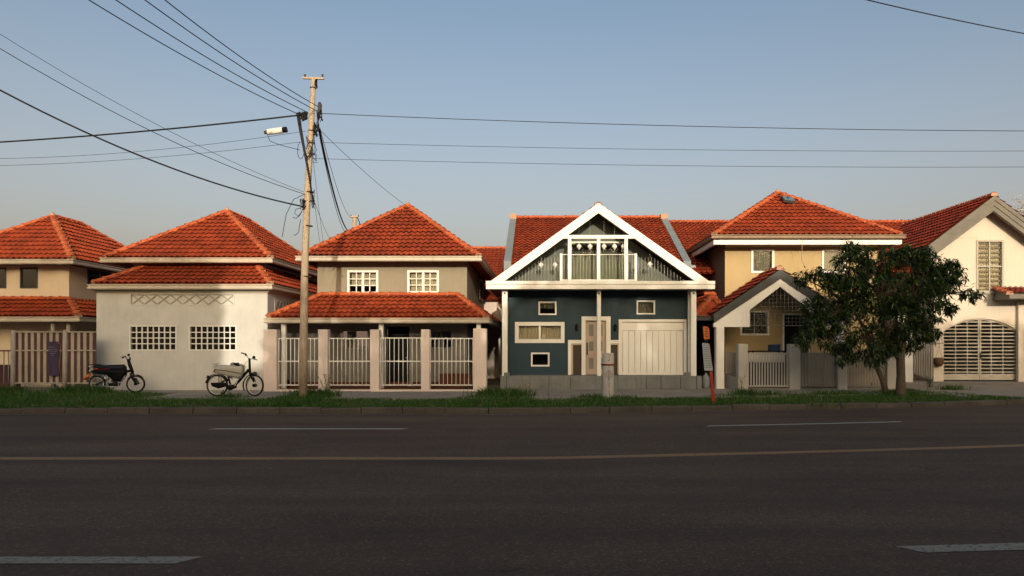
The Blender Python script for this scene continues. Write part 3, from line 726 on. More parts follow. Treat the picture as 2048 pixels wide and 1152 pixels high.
# gable roof planes behind the barge boards (slab with soffit)
sl_=(az-zt)/(ax-ra)
for sx,xe_ in ((-1,ra-.12),(1,rb+.12)):
    ze_=az-abs(ax-xe_)*((az-zt)/abs(ax-(ra if sx<0 else rb)))
    poly=[(xe_,ze_-.08),(xe_,ze_-.14),(ax,az-.14),(ax,az-.08)]
    if sx==1: poly=poly[::-1]
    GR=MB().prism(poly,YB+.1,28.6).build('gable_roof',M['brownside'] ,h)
    t=Tiles()
    if sx<0: t.slope([(xe_,28.6,ze_-.08),(xe_,YB+.02,ze_-.08),(ax,YB+.02,az-.08),(ax,28.6,az-.08)],True)
    else: t.slope([(xe_,YB+.02,ze_-.08),(xe_,28.6,ze_-.08),(ax,28.6,az-.08),(ax,YB+.02,az-.08)],False)
    t.finish(GR,60)
    if sx<0: caps(GR,(ax,YB+.1,az-.08),(ax,28.6,az-.08))
# gable wall recessed
YG=24.35; gz0=zt-.02
def gx(z,sx): return ax+sx*(az-.22-z)*(abs(ax-ra)/(az-zt))
gdl,gdr=X(1140,YG),X(1256,YG); gdt=Z(486,YG)
mb=MB()
mb.prism([(gx(gz0,-1),gz0),(gdl,gz0),(gdl,gdt),(gx(gdt,-1),gdt)],YG,YG+.12)
mb.prism([(gdr,gz0),(gx(gz0,1),gz0),(gx(gdt,1),gdt),(gdr,gdt)],YG,YG+.12)
mb.prism([(gx(gdt,-1),gdt),(gx(gdt,1),gdt),(ax,az-.22)],YG,YG+.12)
mb.build('gable_wall',M['gable'],h)
GD=MB(); 
for a,b_ in ((gdl,gdl+.05),(gdr-.05,gdr),((gdl+gdr)/2-.03,(gdl+gdr)/2+.03)): GD.box(a,b_,YG-.01,YG+.05,gz0,gdt)
GD.box(gdl,gdr,YG-.01,YG+.05,gdt,gdt+.05)
GD=GD.build('glass_door',M['white'],h)
for a,b_ in ((gdl+.05,(gdl+gdr)/2-.03),((gdl+gdr)/2+.03,gdr-.05)): MB().box(a,b_,YG+.02,YG+.03,gz0,gdt).build('pane',M['glass'],GD)
curtain(gdl+.06,gdr-.06,gz0,gdt-.38,YG+.22,M['greencurtain'],GD,.03,.14)
MB().prism([(gx(gz0,-1),gz0),(gx(gz0,1),gz0),(ax,az-.22)],YG+.9,YG+1.0).build('inner_wall',M['gable'],h)
# front frame
fm=MB(); zb1,zb0=Z(470,YB),Z(477,YB)
fm.box(X(1122,YB),X(1271,YB),YB+.0,YB+.07,zb0,zb1)
F_=fm.build('balcony_frame',M['white'],h)
for a,b_ in ((1136,1142.5),(1194,1200.5),(1249,1255.5)): MB().box(X(a,YB),X(b_,YB),YB+.005,YB+.065,zt+.002,zb0-.002).build('mullion',M['white'],F_)
# balcony railing
RB=MB(); zr=Z(508,YB)
for a,b_ in ((1120,1125),(1270,1275)): RB.box(X(a,YB),X(b_,YB),YB+.10,YB+.15,zt+.003,zr+.03)
RB.box(X(1120,YB),X(1275,YB),YB+.11,YB+.13,zr-.01,zr+.008)
RB.box(X(1125,YB),X(1270,YB),YB+.10,YB+.14,zt+.02,zt+.06)
RB=RB.build('railing',M['white'],h)
xx=X(1012,YB)
while xx<X(1392,YB):
    top=min(Z(514,YB),az-.45-abs(xx-ax)*((az-zt)/abs(ax-ra)))
    if X(1120,YB)<xx<X(1275,YB): top=zr
    if top>zt+.05: MB().tube([(xx,YB+.12,zt+.002),(xx+random.uniform(-.004,.004),YB+.12,top)],.006,5).build('bar',M['rim'],RB)
    xx+=.108
# main roof (ridge along x)
xa,xb=-1.12,4.98; ye,ze_,yr_,zr_=24.7,4.45,29.6,6.96
mb=MB(); mb.prismx([(ye,ze_),(yr_,zr_),(34.4,4.45),(34.4,4.35),(ye,4.35)][::-1],xa,xb); rf=mb.build('roof',M['tile'],h)
t=Tiles(); t.slope([(xa,ye,ze_),(xb,ye,ze_),(xb,yr_,zr_),(xa,yr_,zr_)],True); t.finish(rf,240)
caps(rf,(xa,yr_,zr_),(xb,yr_,zr_))
for xx,sx in ((xa,-1),(xb,1)):
    mb=MB(); mb.prismx([(ye-.1,ze_-.25),(ye-.1,ze_+.10),(yr_,zr_+.10),(34.4,4.6),(34.4,4.2)][::-1],xx-.02 if sx>0 else xx-.24,xx+.24 if sx>0 else xx+.02); v_=mb.build('verge_trim',M['bluegrey'],h)
    MB().box(xx-.03 if sx>0 else xx-.25,xx+.25 if sx>0 else xx+.03,yr_-.35,yr_+.05,zr_-.08,zr_+.13).build('verge_cap',M['mortar'],v_)
wl=MB(); shell(wl,xa+.02,xb-.02,YG+1.05,34,zso+.2,4.40,[]); wl.build('rear_wall',M['brownside'],h)
# wall lamps by the door
for k,px in enumerate((1153,1230)):
    xc=X(px,yw); zc=Z(655,yw)
    L_=thing('wall_lamp',(xc,yw-.06,zc),'black lantern wall lamp on the blue wall to the %s of the front door'%('left' if k==0 else 'right'),'lamp','black lanterns beside the blue house door')
    MB().box(xc-.035,xc+.035,yw-.02,yw-.002,zc-.12,zc+.08).build('back_plate',M['black'],L_)
    MB().tube([(xc,yw-.02,zc+.1),(xc,yw-.07,zc+.13),(xc,yw-.10,zc+.1)],.012,6).build('arm',M['black'],L_)
    MB().lathe([(.001,.12),(.06,.07),(.065,.06),(.05,.055)],(xc,yw-.10,zc),6).build('cap',M['black'],L_)
    MB().lathe([(.05,.055),(.045,-.08),(.02,-.12),(.001,-.13)],(xc,yw-.10,zc),6,smooth=False).build('lantern',M['black'],L_)
# hanging ornaments
for px,py in ((1158,493),(1180,493),(1208,493),(1229,493),(1247,493),(1082,530),(1110,530),(1300,529)):
    Y=23.55; c=(X(px,Y),Y,Z(py,Y))
    lab={1158:'leftmost white diamond ornament between the balcony mullions',1180:'second white diamond ornament from the left between the balcony mullions',1208:'white diamond ornament just right of the middle balcony mullion',1229:'white diamond ornament in the right balcony bay left of the right mullion',1247:'white diamond ornament half behind the right mullion',1082:'leftmost low white diamond ornament under the left rafter',1110:'low white diamond ornament just left of the balcony post',1300:'low white diamond ornament under the right rafter, apart from the rest'}[px]
    o_=thing('hanging_ornament',c,lab,'ornament','white diamond ornaments in the blue house gable')
    MB().lathe([(.001,-.115),(.03,-.085),(.075,-.03),(.09,0),(.075,.03),(.03,.085),(.001,.11)],c,10).build('diamond',M['white'],o_)
    zc=az-.3-abs(c[0]-ax)*((az-zt)/abs(ax-ra))
    MB().tube([(c[0],c[1],c[2]+.09),(c[0],c[1],zc)],.003,4).build('string',M['rim'],o_)
# dead vine on the balcony
v_=MB(); rr=random.Random(11)
for k in range(9):
    p=Vector((X(1262+rr.uniform(-5,12),23.6),23.62,Z(545-rr.random()*12,23.6))); pts=[p.copy()]; dd=Vector((rr.uniform(.3,1),0,rr.uniform(-.6,.9)))
    for i in range(7):
        dd=(dd+Vector((rr.uniform(-.5,.5),rr.uniform(-.2,.2),rr.uniform(-.6,.5)))).normalized(); p=p+dd*.075; pts.append(p.copy())
    v_.tube(pts,[.012-.0014*i for i in range(8)],5)
v_.build('dead_vine',M['bark'],None,'bare twisted brown vine on the right of the blue house balcony','plant')
# ================================================================ HOUSE 4 (ochre)
h=thing('house',(9.3,25.5,.1),'ochre two storey house with a gabled porch, partly hidden by the tree','house')
hip_roof(h,6.08,12.7,24.8,31.8,5.5,9.32,27.75,29.2,7.6,vis=('f','l'),gut=M['brown_gutter'],gz=-.14,gh=.8)
gutter_ring('fascia_board',6.16,12.62,24.88,31.7,5.16,M['white'],h,prof=[(0,0),(.1,0),(.1,.16),(0,.16)])
yw=25.5; x0,x1=X(1450,yw),12.2
g=[(X(1502,yw),X(1548,yw),Z(546,yw),Z(498,yw)),(X(1643,yw),X(1691,yw),Z(546,yw),Z(498,yw))]
wl=MB(); wall_front(wl,x0,x1,3.0,5.3,yw,g); wl.add([(x1,yw,3),(x1,31,3),(x1,31,5.3),(x1,yw,5.3)],[(0,1,2,3)]); wl.build('upper_wall',M['yellow'],h)
wl=MB(); wl.add([(x0,31.5,.1),(x0,yw,.1),(x0,yw,5.3),(x0,31.5,5.3)],[(0,1,2,3)]); wl.build('side_wall',M['brownside'],h)  # taupe in place of ochre, putting this side's shade into the colour
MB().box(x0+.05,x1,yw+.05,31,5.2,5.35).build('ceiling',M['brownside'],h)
for q_ in g: window(h,*q_,yw,fw=.075,rows=1,cols=1,curt=M['greyblind'],proud=.04)
gl=[(X(1480,yw),X(1538,yw),Z(671,yw),Z(621,yw)),(X(1568,yw),X(1615,yw),.1,Z(630,yw))]
wl=MB(); wall_front(wl,x0,x1,.1,3.0,yw,gl); wl.add([(x1,yw,.1),(x1,31,.1),(x1,31,3),(x1,yw,3)],[(0,1,2,3)]); wl.build('lower_wall',M['yellow'],h)
w_=window(h,*gl[0],yw,fw=.07,cols=2,rows=1,curt=M['greyblind'],cur=(0,1,.1,1))
a,b_,c,d_=gl[0]
for k in range(1,6): MB().tube([(a+.07+(b_-a-.14)*k/6,yw-.05,c+.04),(a+.07+(b_-a-.14)*k/6,yw-.05,d_-.04)],.006,5).build('grille_bar',M['fence_grey'],w_)
for k in range(1,5): MB().tube([(a+.04,yw-.055,c+.07+(d_-c-.14)*k/5),(b_-.04,yw-.055,c+.07+(d_-c-.14)*k/5)],.006,5).build('grille_bar',M['fence_grey'],w_)
a,b_,c,d_=gl[1]; m_=MB()
for r_ in ((a-.06,a,c,d_+.06),(b_,b_+.06,c,d_+.06),(a,b_,d_,d_+.06)): m_.box(r_[0],r_[1],yw-.03,yw+.05,r_[2],r_[3])
D=m_.build('door_frame',M['white'],h); MB().box(a+.005,b_-.005,yw+.06,yw+.1,c,d_-.005).build('door',M['black'],D)
# low left roof
skirt(h,X(1390,24.0),6.35,24.0,25.5,2.62,3.42,1.0,.2,31,limit=80,gut=M['darkbarge'],name='side_roof')
# porch gable
YP=23.6; ax=X(1561,YP); az=Z(540,YP); xl_=X(1428,YP); zl=Z(629,YP); xr_=ax+(ax-xl_); sl=(az-zl)/(ax-xl_)
for sx,xe_ in ((-1,xl_),(1,xr_)):
    poly=[(xe_,zl+.02),(xe_,zl-.06),(ax,az-.06),(ax,az+.02)]
    if sx==1: poly=poly[::-1]
    PR=MB().prism(poly,YP+.08,25.48).build('porch_roof',M['brownside'],h)
    t=Tiles()
    if sx<0: t.slope([(xe_,25.48,zl+.02),(xe_,YP+.02,zl+.02),(ax,YP+.02,az+.02),(ax,25.48,az+.02)],True)
    else: t.slope([(xe_,YP+.02,zl+.02),(xe_,25.48,zl+.02),(ax,25.48,az+.02),(ax,YP+.02,az+.02)],False)
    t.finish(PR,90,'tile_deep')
    if sx<0: caps(PR,(ax,YP+.05,az+.02),(ax,25.4,az+.02))
    # dark barge and white inner board
    v1=.30; poly=[(xe_,zl+.02),(xe_,zl-v1+.02),(ax,az-v1),(ax,az+.02)]
    if sx==1: poly=poly[::-1]
    MB().prism(poly,YP,YP+.08).build('barge_board',M['darkbarge'],h)
    v2=.36; xin=xe_-sx*1.22
    zi=lambda x,o: az-o-abs(ax-x)*sl
    poly=[(xe_-sx*.0,zl-v1+.0),(xe_,zl-v1-.12),(xin,zl-v1-.12),(xin,zi(xin,v1+v2)),(ax,az-v1-v2+.1),(ax,az-v1)]
    if sx==1: poly=poly[::-1]
    MB().prism(poly,YP+.03,YP+.16).build('gable_board',M['white'],h)
zpb=Z(745,YP+.1)
MB().bev(X(1433,YP),X(1449,YP),YP+.02,YP+.30,.1,zl-.42).build('porch_post',M['white'],h)
MB().bev(2*ax-X(1449,YP),2*ax-X(1433,YP),YP+.02,YP+.30,.1,zl-.42).build('porch_post',M['white'],h)
# wire lattice in the porch gable
lt=MB().tube([(xl_+1.2,YP+.12,zl-.37),(xr_-1.2,YP+.12,zl-.37)],.012,5).build('lattice',M['fence_grey'],h)
k=xl_+1.25
while k<xr_-1.2:
    MB().tube([(k,YP+.12,zl-.37),(k,YP+.12,az-.55-abs(k-ax)*sl)],.006,4).build('lattice_wire',M['fence_grey'],lt); k+=.13
zz=zl-.25
while zz<az-.8:
    hw=(az-.6-zz)/sl; hw=min(hw,ax-xl_-1.2); MB().tube([(ax-hw,YP+.125,zz),(ax+hw,YP+.125,zz)],.006,4).build('lattice_wire',M['fence_grey'],lt); zz+=.13
MB().box(xl_+.3,xr_-.3,YP+.3,25.45,.1,.16).build('porch_floor',M['concrete'],h)
# low side wall
lw=MB(); lw.add([(X(1434,24.4),24.4,.1),(X(1475,23.3),23.3,.1),(X(1475,23.3)+.25,23.4,.1),(X(1434,24.4)+.25,24.6,.1),(X(1434,24.4),24.4,.62),(X(1475,23.3),23.3,.52),(X(1475,23.3)+.25,23.4,.52),(X(1434,24.4)+.25,24.6,.62)],[(4,5,6,7),(0,1,5,4),(1,2,6,5),(2,3,7,6),(3,0,4,7)])
lw.build('low_wall',M['fence_grey'],None,'low grey concrete wall running back beside the white porch post of the ochre house','wall')
# solar box on roof + cable
Yb=26.9; cb=Vector((X(1575,Yb),Yb,Z(402,Yb)))
sb=thing('roof_box',tuple(cb),'small blue grey box near the top of the ochre house roof','box')
rot=Matrix.Rotation(R(38),4,'X')@Matrix.Rotation(R(8),4,'Y')
def bx_rot(w_,d_,h_,o=(0,0,0)):
    m=MB().box(-w_/2,w_/2,-d_/2,d_/2,-h_/2,h_/2); m.v=[tuple(cb+rot@(Vector(p)+Vector(o))) for p in m.v]; return m
bx_rot(.46,.36,.09,(0,0,.06)).build('casing',M['darkbarge'],sb); bx_rot(.42,.32,.012,(0,0,.112)).build('face',M['weld'],sb)
bx_rot(.07,.12,.01,(-.03,.03,.124)).build('mark',M['blueplastic'],sb)
MB().tube([cb+Vector((.15,-.1,-.1)),(X(1597,26),26,Z(440,26)),(X(1599,24.9),24.62,Z(480,24.65)),(X(1603,24.9),24.9,Z(520,24.9)),(X(1625,25.3),25.3,Z(565,25.3))],.008,4).build('cable',M['mortar'],sb)
# far end white wall of yard to right of porch
wl=MB().box(X(1796,25.6),X(1826,25.6),25.6,25.8,.1,Z(630,25.6)).build('yard_wall',M['white_wall'],None,'plain white wall stub between the tree trunk and the side gate','wall')
# fence of house 4
f=thing('boundary_fence',(8.5,23.3,.12),'off white pillars with grey slat panels in front of the ochre house','fence')
YF=23.2
PP=[(1477,1496),(1580,1601),(1676,1695),(1775,1793)]; pil=[]
for a,b_ in PP:
    xa,xb=X(a,YF),X(b_,YF); MB().bev(xa,xb,YF,YF+.34,.10,Z(688 if a<1600 else 692,YF)).build('pillar',M['pillar'],f); pil.append((xa,xb))
MB().box(pil[0][0],pil[-1][1],YF+.06,YF+.26,.09,.16).build('base_wall',M['concrete'],f)
for i in range(3):
    xa,xb=pil[i][1],pil[i+1][0]; yr=YF+.16; zt,zb=Z(706,yr),Z(772,yr)
    pn=MB(); pn.box(xa,xb,yr-.02,yr+.02,zt-.05,zt+.01); pn.box(xa,xb,yr-.02,yr+.02,zb-.03,zb+.03)
    pn=pn.build('slat_frame',M['pillar' if i==0 else 'fence_grey'],f); nb=[15,14,14][i]
    sm_=MB().box(-.024-.011*(i>0),.024+.011*(i>0),-.012,.012,zb,zt-.03).mesh('slat',M['pillar' if i==0 else 'fence_grey'])
    for k in range(nb): rep('slat',sm_,pn,(xa+(xb-xa)*(k+.5)/nb,yr-.035,0))
# side slat panel behind first pillar
pn=thing('side_fence',(X(1462,24),24,.5),'short grey slat fence on the low wall beside the white porch post','fence')
m_=MB(); m_.box(X(1450,24.1),X(1477,24.1),24.08,24.12,Z(709,24.1),Z(704,24.1)); m_.box(X(1450,24.1),X(1477,24.1),24.08,24.12,.6,.66); m_.build('rail',M['fence_grey'],pn)
for k in range(8): MB().box(X(1451+k*3.3,24.1),X(1453.3+k*3.3,24.1),24.05,24.08,.6,Z(706,24.1)).build('slat',M['fence_grey'],pn)
MB().box(X(1498,24.5),X(1566,24.5),24.5,24.9,.17,.98).build('dark_filler',M['black'],None,'long black chest added to darken the space under the porch table of the ochre house','filler')  # black box added so the gaps between the fence slats look dark
# table, cloth and crate behind fence
t=thing('table',(X(1528,24.4),24.4,.16),'long porch table behind the fence of the ochre house','table')
MB().box(X(1499,24.4),X(1566,24.4),24.15,24.75,1.36,1.40).build('tabletop',M['black'],t)
for px in (1501,1562):
    for yy in (24.2,24.7): MB().box(X(px,24.4),X(px+2.5,24.4),yy-.02,yy+.02,.16,1.36).build('leg',M['black'],t)
curtain(X(1498,24.1),X(1568,24.1),1.02,1.33,24.12,M['curtain'],t,.015,.3)
for c_ in t.children:
    if c_.name.startswith('curtain'): c_.name='table_skirt'
cr=thing('crate',(X(1548,24.4),24.4,1.40),'blue plastic crate on the porch table behind the grey slat fence','crate')
a,b_=X(1539,24.4),X(1558,24.4); m_=MB(); z0_,z1_=1.40,1.61
for r_ in ((a,b_,24.25,24.27),(a,b_,24.53,24.55),(a,a+.02,24.27,24.53),(b_-.02,b_,24.27,24.53)): m_.box(r_[0],r_[1],r_[2],r_[3],z0_,z1_)
m_.box(a+.02,b_-.02,24.27,24.53,z0_,z0_+.02); m_.build('tub',M['blueplastic'],cr)
m_=MB().box(a-.015,b_+.015,24.235,24.25,z1_-.03,z1_+.01); m_.build('rim',M['blueplastic'],cr)
for k in range(4): MB().box(a+.03+k*.075,a+.05+k*.075,24.24,24.25,z0_+.02,z1_-.03).build('rib',M['blueplastic'],cr)

# ================================================================ HOUSE 5 (right cream)
h=thing('house',(17,27,.1),'warm cream gabled house with an arched slatted garage gate at the right edge','house')
yw=26.0; YR=25.45
ax=X(1989,YR); az=Z(391,YR); xe_=X(1862,YR); ze_=Z(487,YR); sl=(az-ze_)/(ax-xe_); xR=ax+(ax-xe_)*1.25
zR=az-(xR-ax)*sl
x0=X(1867,yw)
# facade: pieces round arch and window
gw=(X(1952,yw),X(2007,yw),Z(585,yw),Z(480,yw))
ga,gb=X(1887,yw),X(2036,yw); zg=.30; gtop=Z(637,yw); gsp=Z(662,yw)
x1=18.6
mb=MB()
zc_=5.28; wall_front(mb,x0,x1,gtop+.0,zc_,yw,[(gw[0],gw[1],gw[2],zc_)])
gx0=lambda z: ax-(az-.25-z)/sl; gx1=lambda z: ax+(az-.25-z)/sl
zt_=gw[3]; mb.prism([(max(x0,gx0(zc_)),zc_),(gw[0],zc_),(gw[0],zt_),(gx0(zt_),zt_)],yw,yw+.14); mb.prism([(gw[1],zc_),(gx1(zc_),zc_),(gx1(zt_),zt_),(gw[1],zt_)],yw,yw+.14); mb.prism([(gx0(zt_),zt_),(gx1(zt_),zt_),(ax,az-.22)],yw,yw+.14)
N=18; cxg=(ga+gb)/2; hw=(gb-ga)/2; rise=gtop-gsp
rad=(hw*hw+rise*rise)/(2*rise); zcg=gtop-rad
arc=[(cxg+hw*(-1+2*i/N), zcg+math.sqrt(rad*rad-(hw*(-1+2*i/N))**2)) for i in range(N+1)]
for i in range(N):
    (xa,za),(xb,zb)=arc[i],arc[i+1]
    mb.add([(xa,yw,za),(xb,yw,zb),(xb,yw,gtop),(xa,yw,gtop)],[(0,1,2,3)])
    mb.add([(xa,yw,za),(xb,yw,zb),(xb,yw+.2,zb),(xa,yw+.2,za)],[(3,2,1,0)])
mb.add([(x0,yw,.1),(ga,yw,.1),(ga,yw,gtop),(x0,yw,gtop)],[(0,1,2,3)])
mb.add([(gb,yw,.1),(x1,yw,.1),(x1,yw,gtop),(gb,yw,gtop)],[(0,1,2,3)])
mb.add([(ga,yw,.1),(ga,yw+.2,.1),(ga,yw+.2,gsp),(ga,yw,gsp)],[(0,1,2,3)]); mb.add([(gb,yw+.2,.1),(gb,yw,.1),(gb,yw,gsp),(gb,yw+.2,gsp)],[(0,1,2,3)])
mb.build('front_wall',M['cream5'],h)
mb=MB(); mb.add([(x0,38,.1),(x0,yw,.1),(x0,yw,zc_-.45),(x0,38,zc_-.45)],[(0,1,2,3)]); mb.add([(x1,yw,.1),(x1,38,.1),(x1,38,5),(x1,yw,5)],[(0,1,2,3)]); mb.add([(x1,38,.1),(x0,38,.1),(x0,38,5),(x1,38,5)],[(0,1,2,3)])
mb.build('side_wall',M['white_wall'],h)
# roof
for sx in (-1,1):
    xa_,za_=(xe_-.15,ze_-.15*sl) if sx<0 else (xR,zR)
    poly=[(xa_,za_),(xa_,za_-.12),(ax,az-.12),(ax,az)]
    if sx==1: poly=poly[::-1]
    RF=MB().prism(poly,YR+.07,38).build('roof',M['tile'],h)
    t=Tiles()
    if sx<0: t.slope([(xa_,38,za_),(xa_,YR+.03,za_),(ax,YR+.03,az),(ax,38,az)],True)
    else: t.slope([(xa_,YR+.03,za_),(xa_,38,za_),(ax,38,az),(ax,YR+.03,az)],False)
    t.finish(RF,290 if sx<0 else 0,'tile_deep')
    if sx<0: caps(RF,(ax,YR+.02,az),(ax,38,az))
    # stepped grey barge boards
    for k,(o0,o1,yy) in enumerate(((.0,.16,0),(.16,.36,.03),(.36,.55,.06))):
        poly=[(xa_,za_-o0),(xa_,za_-o1),(ax,az-o1),(ax,az-o0)]
        if sx==1: poly=poly[::-1]
        MB().prism(poly,YR-.02+yy,YR+.12+yy if k==2 else YR+.10+yy-.03*0).build('barge_board',M['greybarge'],h)
    poly=[(xa_,za_-.55),(xa_,za_-.6),(ax,az-.6),(ax,az-.55)]
# upper window with louvres
w_=window(h,*gw,yw,fw=.07,cols=2,rows=2,bar=.05,fmat=M['taupe_gate'],inset=.09,proud=.03,sill=True,curt=M['curtain'])
a,b_,c,d_=gw
for k in range(11):
    zz=c+.1+(d_-c-.2)*k/10; MB().box(a+.08,b_-.08,yw+.055,yw+.07,zz-.03,zz+.03).build('louvre',M['louvre'],w_)
# small right canopy roof and wing wall
MB().box(X(2037,25.85),19.5,25.85,25.99,.1,Z(600,25.3)).build('wing_wall',M['cream5'],h)
cx0=X(2019,24.9); cz=Z(588,24.9)
CR=MB().add([(cx0,24.9,cz),(20,24.9,cz),(20,26,cz+.26),(cx0+.2,26,cz+.26),(cx0,24.9,cz-.16),(20,24.9,cz-.16),(20,26,cz-.16),(cx0+.1,26,cz-.16)],[(0,1,2,3),(4,7,6,5),(0,4,5,1),(3,7,4,0)]).build('canopy_roof',M['greybarge'],h)
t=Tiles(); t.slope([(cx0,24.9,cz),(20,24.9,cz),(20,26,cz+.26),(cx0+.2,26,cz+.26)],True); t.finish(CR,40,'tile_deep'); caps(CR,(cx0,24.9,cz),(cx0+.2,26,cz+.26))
# arched gate
gt=MB(); fr_w=.055
for i in range(N):
    (xa,za),(xb,zb)=arc[i],arc[i+1]; gt.beam((xa,yw+.1,za-fr_w/2),(xb,yw+.1,zb-fr_w/2),.07,fr_w)
gt.box(ga,ga+fr_w,yw+.065,yw+.135,zg,gsp-.02); gt.box(gb-fr_w,gb,yw+.065,yw+.135,zg,gsp-.02)
gt=gt.build('garage_gate',M['taupe_gate'],h)
def arcz(x): return zcg+math.sqrt(max(0,rad*rad-(x-cxg)**2))
zk=Z(748,yw)
for s_ in (-1,1):
    xa,xb=(ga+fr_w+.01,cxg-.008) if s_<0 else (cxg+.008,gb-fr_w-.01)
    MB().box(xa,xb,yw+.075,yw+.11,zg,zk).build('kick_panel',M['taupe_gate'],gt)
    MB().box((cxg-.06) if s_<0 else cxg+.008,(cxg-.008) if s_<0 else cxg+.06,yw+.068,yw+.12,zk,arcz(cxg)-fr_w).build('stile',M['taupe_gate'],gt)
    for k in (1,2):
        xx=xa+(xb-xa)*k/3; MB().box(xx-.018,xx+.018,yw+.085,yw+.115,zk,arcz(xx)-fr_w).build('upright',M['taupe_gate'],gt)
zz=zk+.07; i=0
while zz<gtop-.12:
    hx=hw-fr_w if zz<gsp-.1 else min(hw-fr_w,math.sqrt(max(0,rad*rad-(zz+.03-zcg)**2))-.04)
    if hx>.2:
        MB().box(cxg-hx,cxg-.061,yw+.078,yw+.084,zz-.022,zz+.022).build('slat',M['taupe_gate'],gt)
        MB().box(cxg+.061,cxg+hx,yw+.078,yw+.084,zz-.022,zz+.022).build('slat',M['taupe_gate'],gt)
    zz+=.133
MB().bev(cxg+.02,cxg+.05,yw+.03,yw+.068,1.1,1.32,.006).build('handle',M['black'],gt)
# side gate
sg=thing('side_gate',(14.2,26.2,.3),'grey brown vertical slat gate between the white wall and the cream house','gate')
A=Vector((X(1824,26.3),26.3,0)); B=Vector((X(1862,25.85),25.85,0)); za0,za1=Z(747,26.3),Z(677,26.3); zb0,zb1=Z(760,25.85),Z(690,25.85)
m_=MB()
for k in (0,1):
    z0_=(za0 if k==0 else za1-.06); z1_=(zb0 if k==0 else zb1-.06)
    m_.beam(A+Vector((0,0,z0_+.03)),B+Vector((0,0,z1_+.03)),.05,.06)
m_.build('frame',M['fence_grey'],sg)
for k in range(9):
    t_=k/8; p=A.lerp(B,t_); m_=MB(); m_.box(p.x-.028,p.x+.028,p.y-.05,p.y-.03,za0+(zb0-za0)*t_,za1+(zb1-za1)*t_); m_.build('slat',M['fence_grey'],sg)
# hanging basket on wall
hb=thing('wall_basket',(X(1878,25.9),25.9,Z(722,25.9)),'brown woven basket hanging from a wire bracket beside the arched gate','basket')
c=Vector((X(1878,25.85),25.85,Z(722,25.85)))
MB().lathe([(.001,-.22),(.09,-.2),(.16,-.08),(.17,.10),(.15,.12),(.14,.10),(.001,.02)],c,10).build('bowl',M['basket'],hb)
for k in range(4):
    an=k*math.pi/2+.4; MB().tube([c+Vector((.16*math.cos(an),.12*math.sin(an),.11)),c+Vector((0,0,.5))],.006,4).build('hanger_wire',M['fence_grey'],hb)
MB().tube([c+Vector((0,0,.5)),c+Vector((.0,-.02,.78)),c+Vector((-.06,.02,.93)),c+Vector((-.12,.06,.80)),c+Vector((-.08,.12,.6))],.012,5).build('bracket',M['fence_grey'],hb)
MB().tube([c+Vector((-.3,.1,.66)),c+Vector((.25,.1,.66))],.008,4).build('bracket',M['fence_grey'],hb)

# ================================================================ BACKGROUND ROOF ROWS
h=thing('house',(-2,33,.1),'red roofed house far back between the beige house and the blue house','house')
RF=MB().prismx([(31,3.6),(36,6.55),(41,3.6)][::-1],-7,-1.3).build('roof',M['tile'],h)
t=Tiles(); t.slope([(-7,31,3.6),(-1.3,31,3.6),(-1.3,36,6.55),(-7,36,6.55)],True); t.finish(RF,250); caps(RF,(-7,36,6.55),(-1.3,36,6.55))
wl=MB(); shell(wl,-6.9,-1.5,31.4,40,.1,3.7,[]); wl.build('wall',M['pink'],h)
window(h,-2.0,-1.6,2.6,3.4,31.38,fw=.06)
h=thing('house',(11.5,31,.1),'long red tiled roof row rising behind the blue and ochre houses','house')
xa,xb=5.35,20.5; yr_=32.3; zr_=Z(445,yr_)
RF=MB().prismx([(26.9,4.35),(yr_,zr_),(37.7,4.35)][::-1],xa,xb).build('roof',M['tile'],h)
t=Tiles(); t.slope([(xa,26.9,4.35),(xb,26.9,4.35),(xb,yr_,zr_),(xa,yr_,zr_)],True); t.finish(RF,300); caps(RF,(xa,yr_,zr_),(xb,yr_,zr_))
wl=MB(); shell(wl,xa+.1,xb-.1,32.6,37,.1,4.4,[]); wl.build('wall',M['white_wall'],h)
MB().box(5.4,5.95,27.2,27.6,4.5,4.72).build('roof_tank',M['board'],h)
# pale crown peeping over the right roof
tr_=thing('tree',(23.5,34,.1),'pale blossoming tree top just showing behind the right house roof','tree')
MB().tube([(23.5,34,.1),(23.6,34,3),(23.7,34,7.2)],[.15,.1,.05],7).build('trunk',M['bark'],tr_)
mb=MB(); rr=random.Random(4)
for k in range(900):
    p=Vector((23.7+rr.gauss(0,.5),34+rr.gauss(0,.4),7.8+rr.gauss(0,.45))); a=Vector((rr.gauss(0,1),rr.gauss(0,1),rr.gauss(0,1))).normalized()*.09; b_=a.orthogonal().normalized()*.05
    mb.add([p-a,p+b_,p+a,p-b_],[(0,1,2,3)])
mb.build('crown',M['blossom'],tr_)
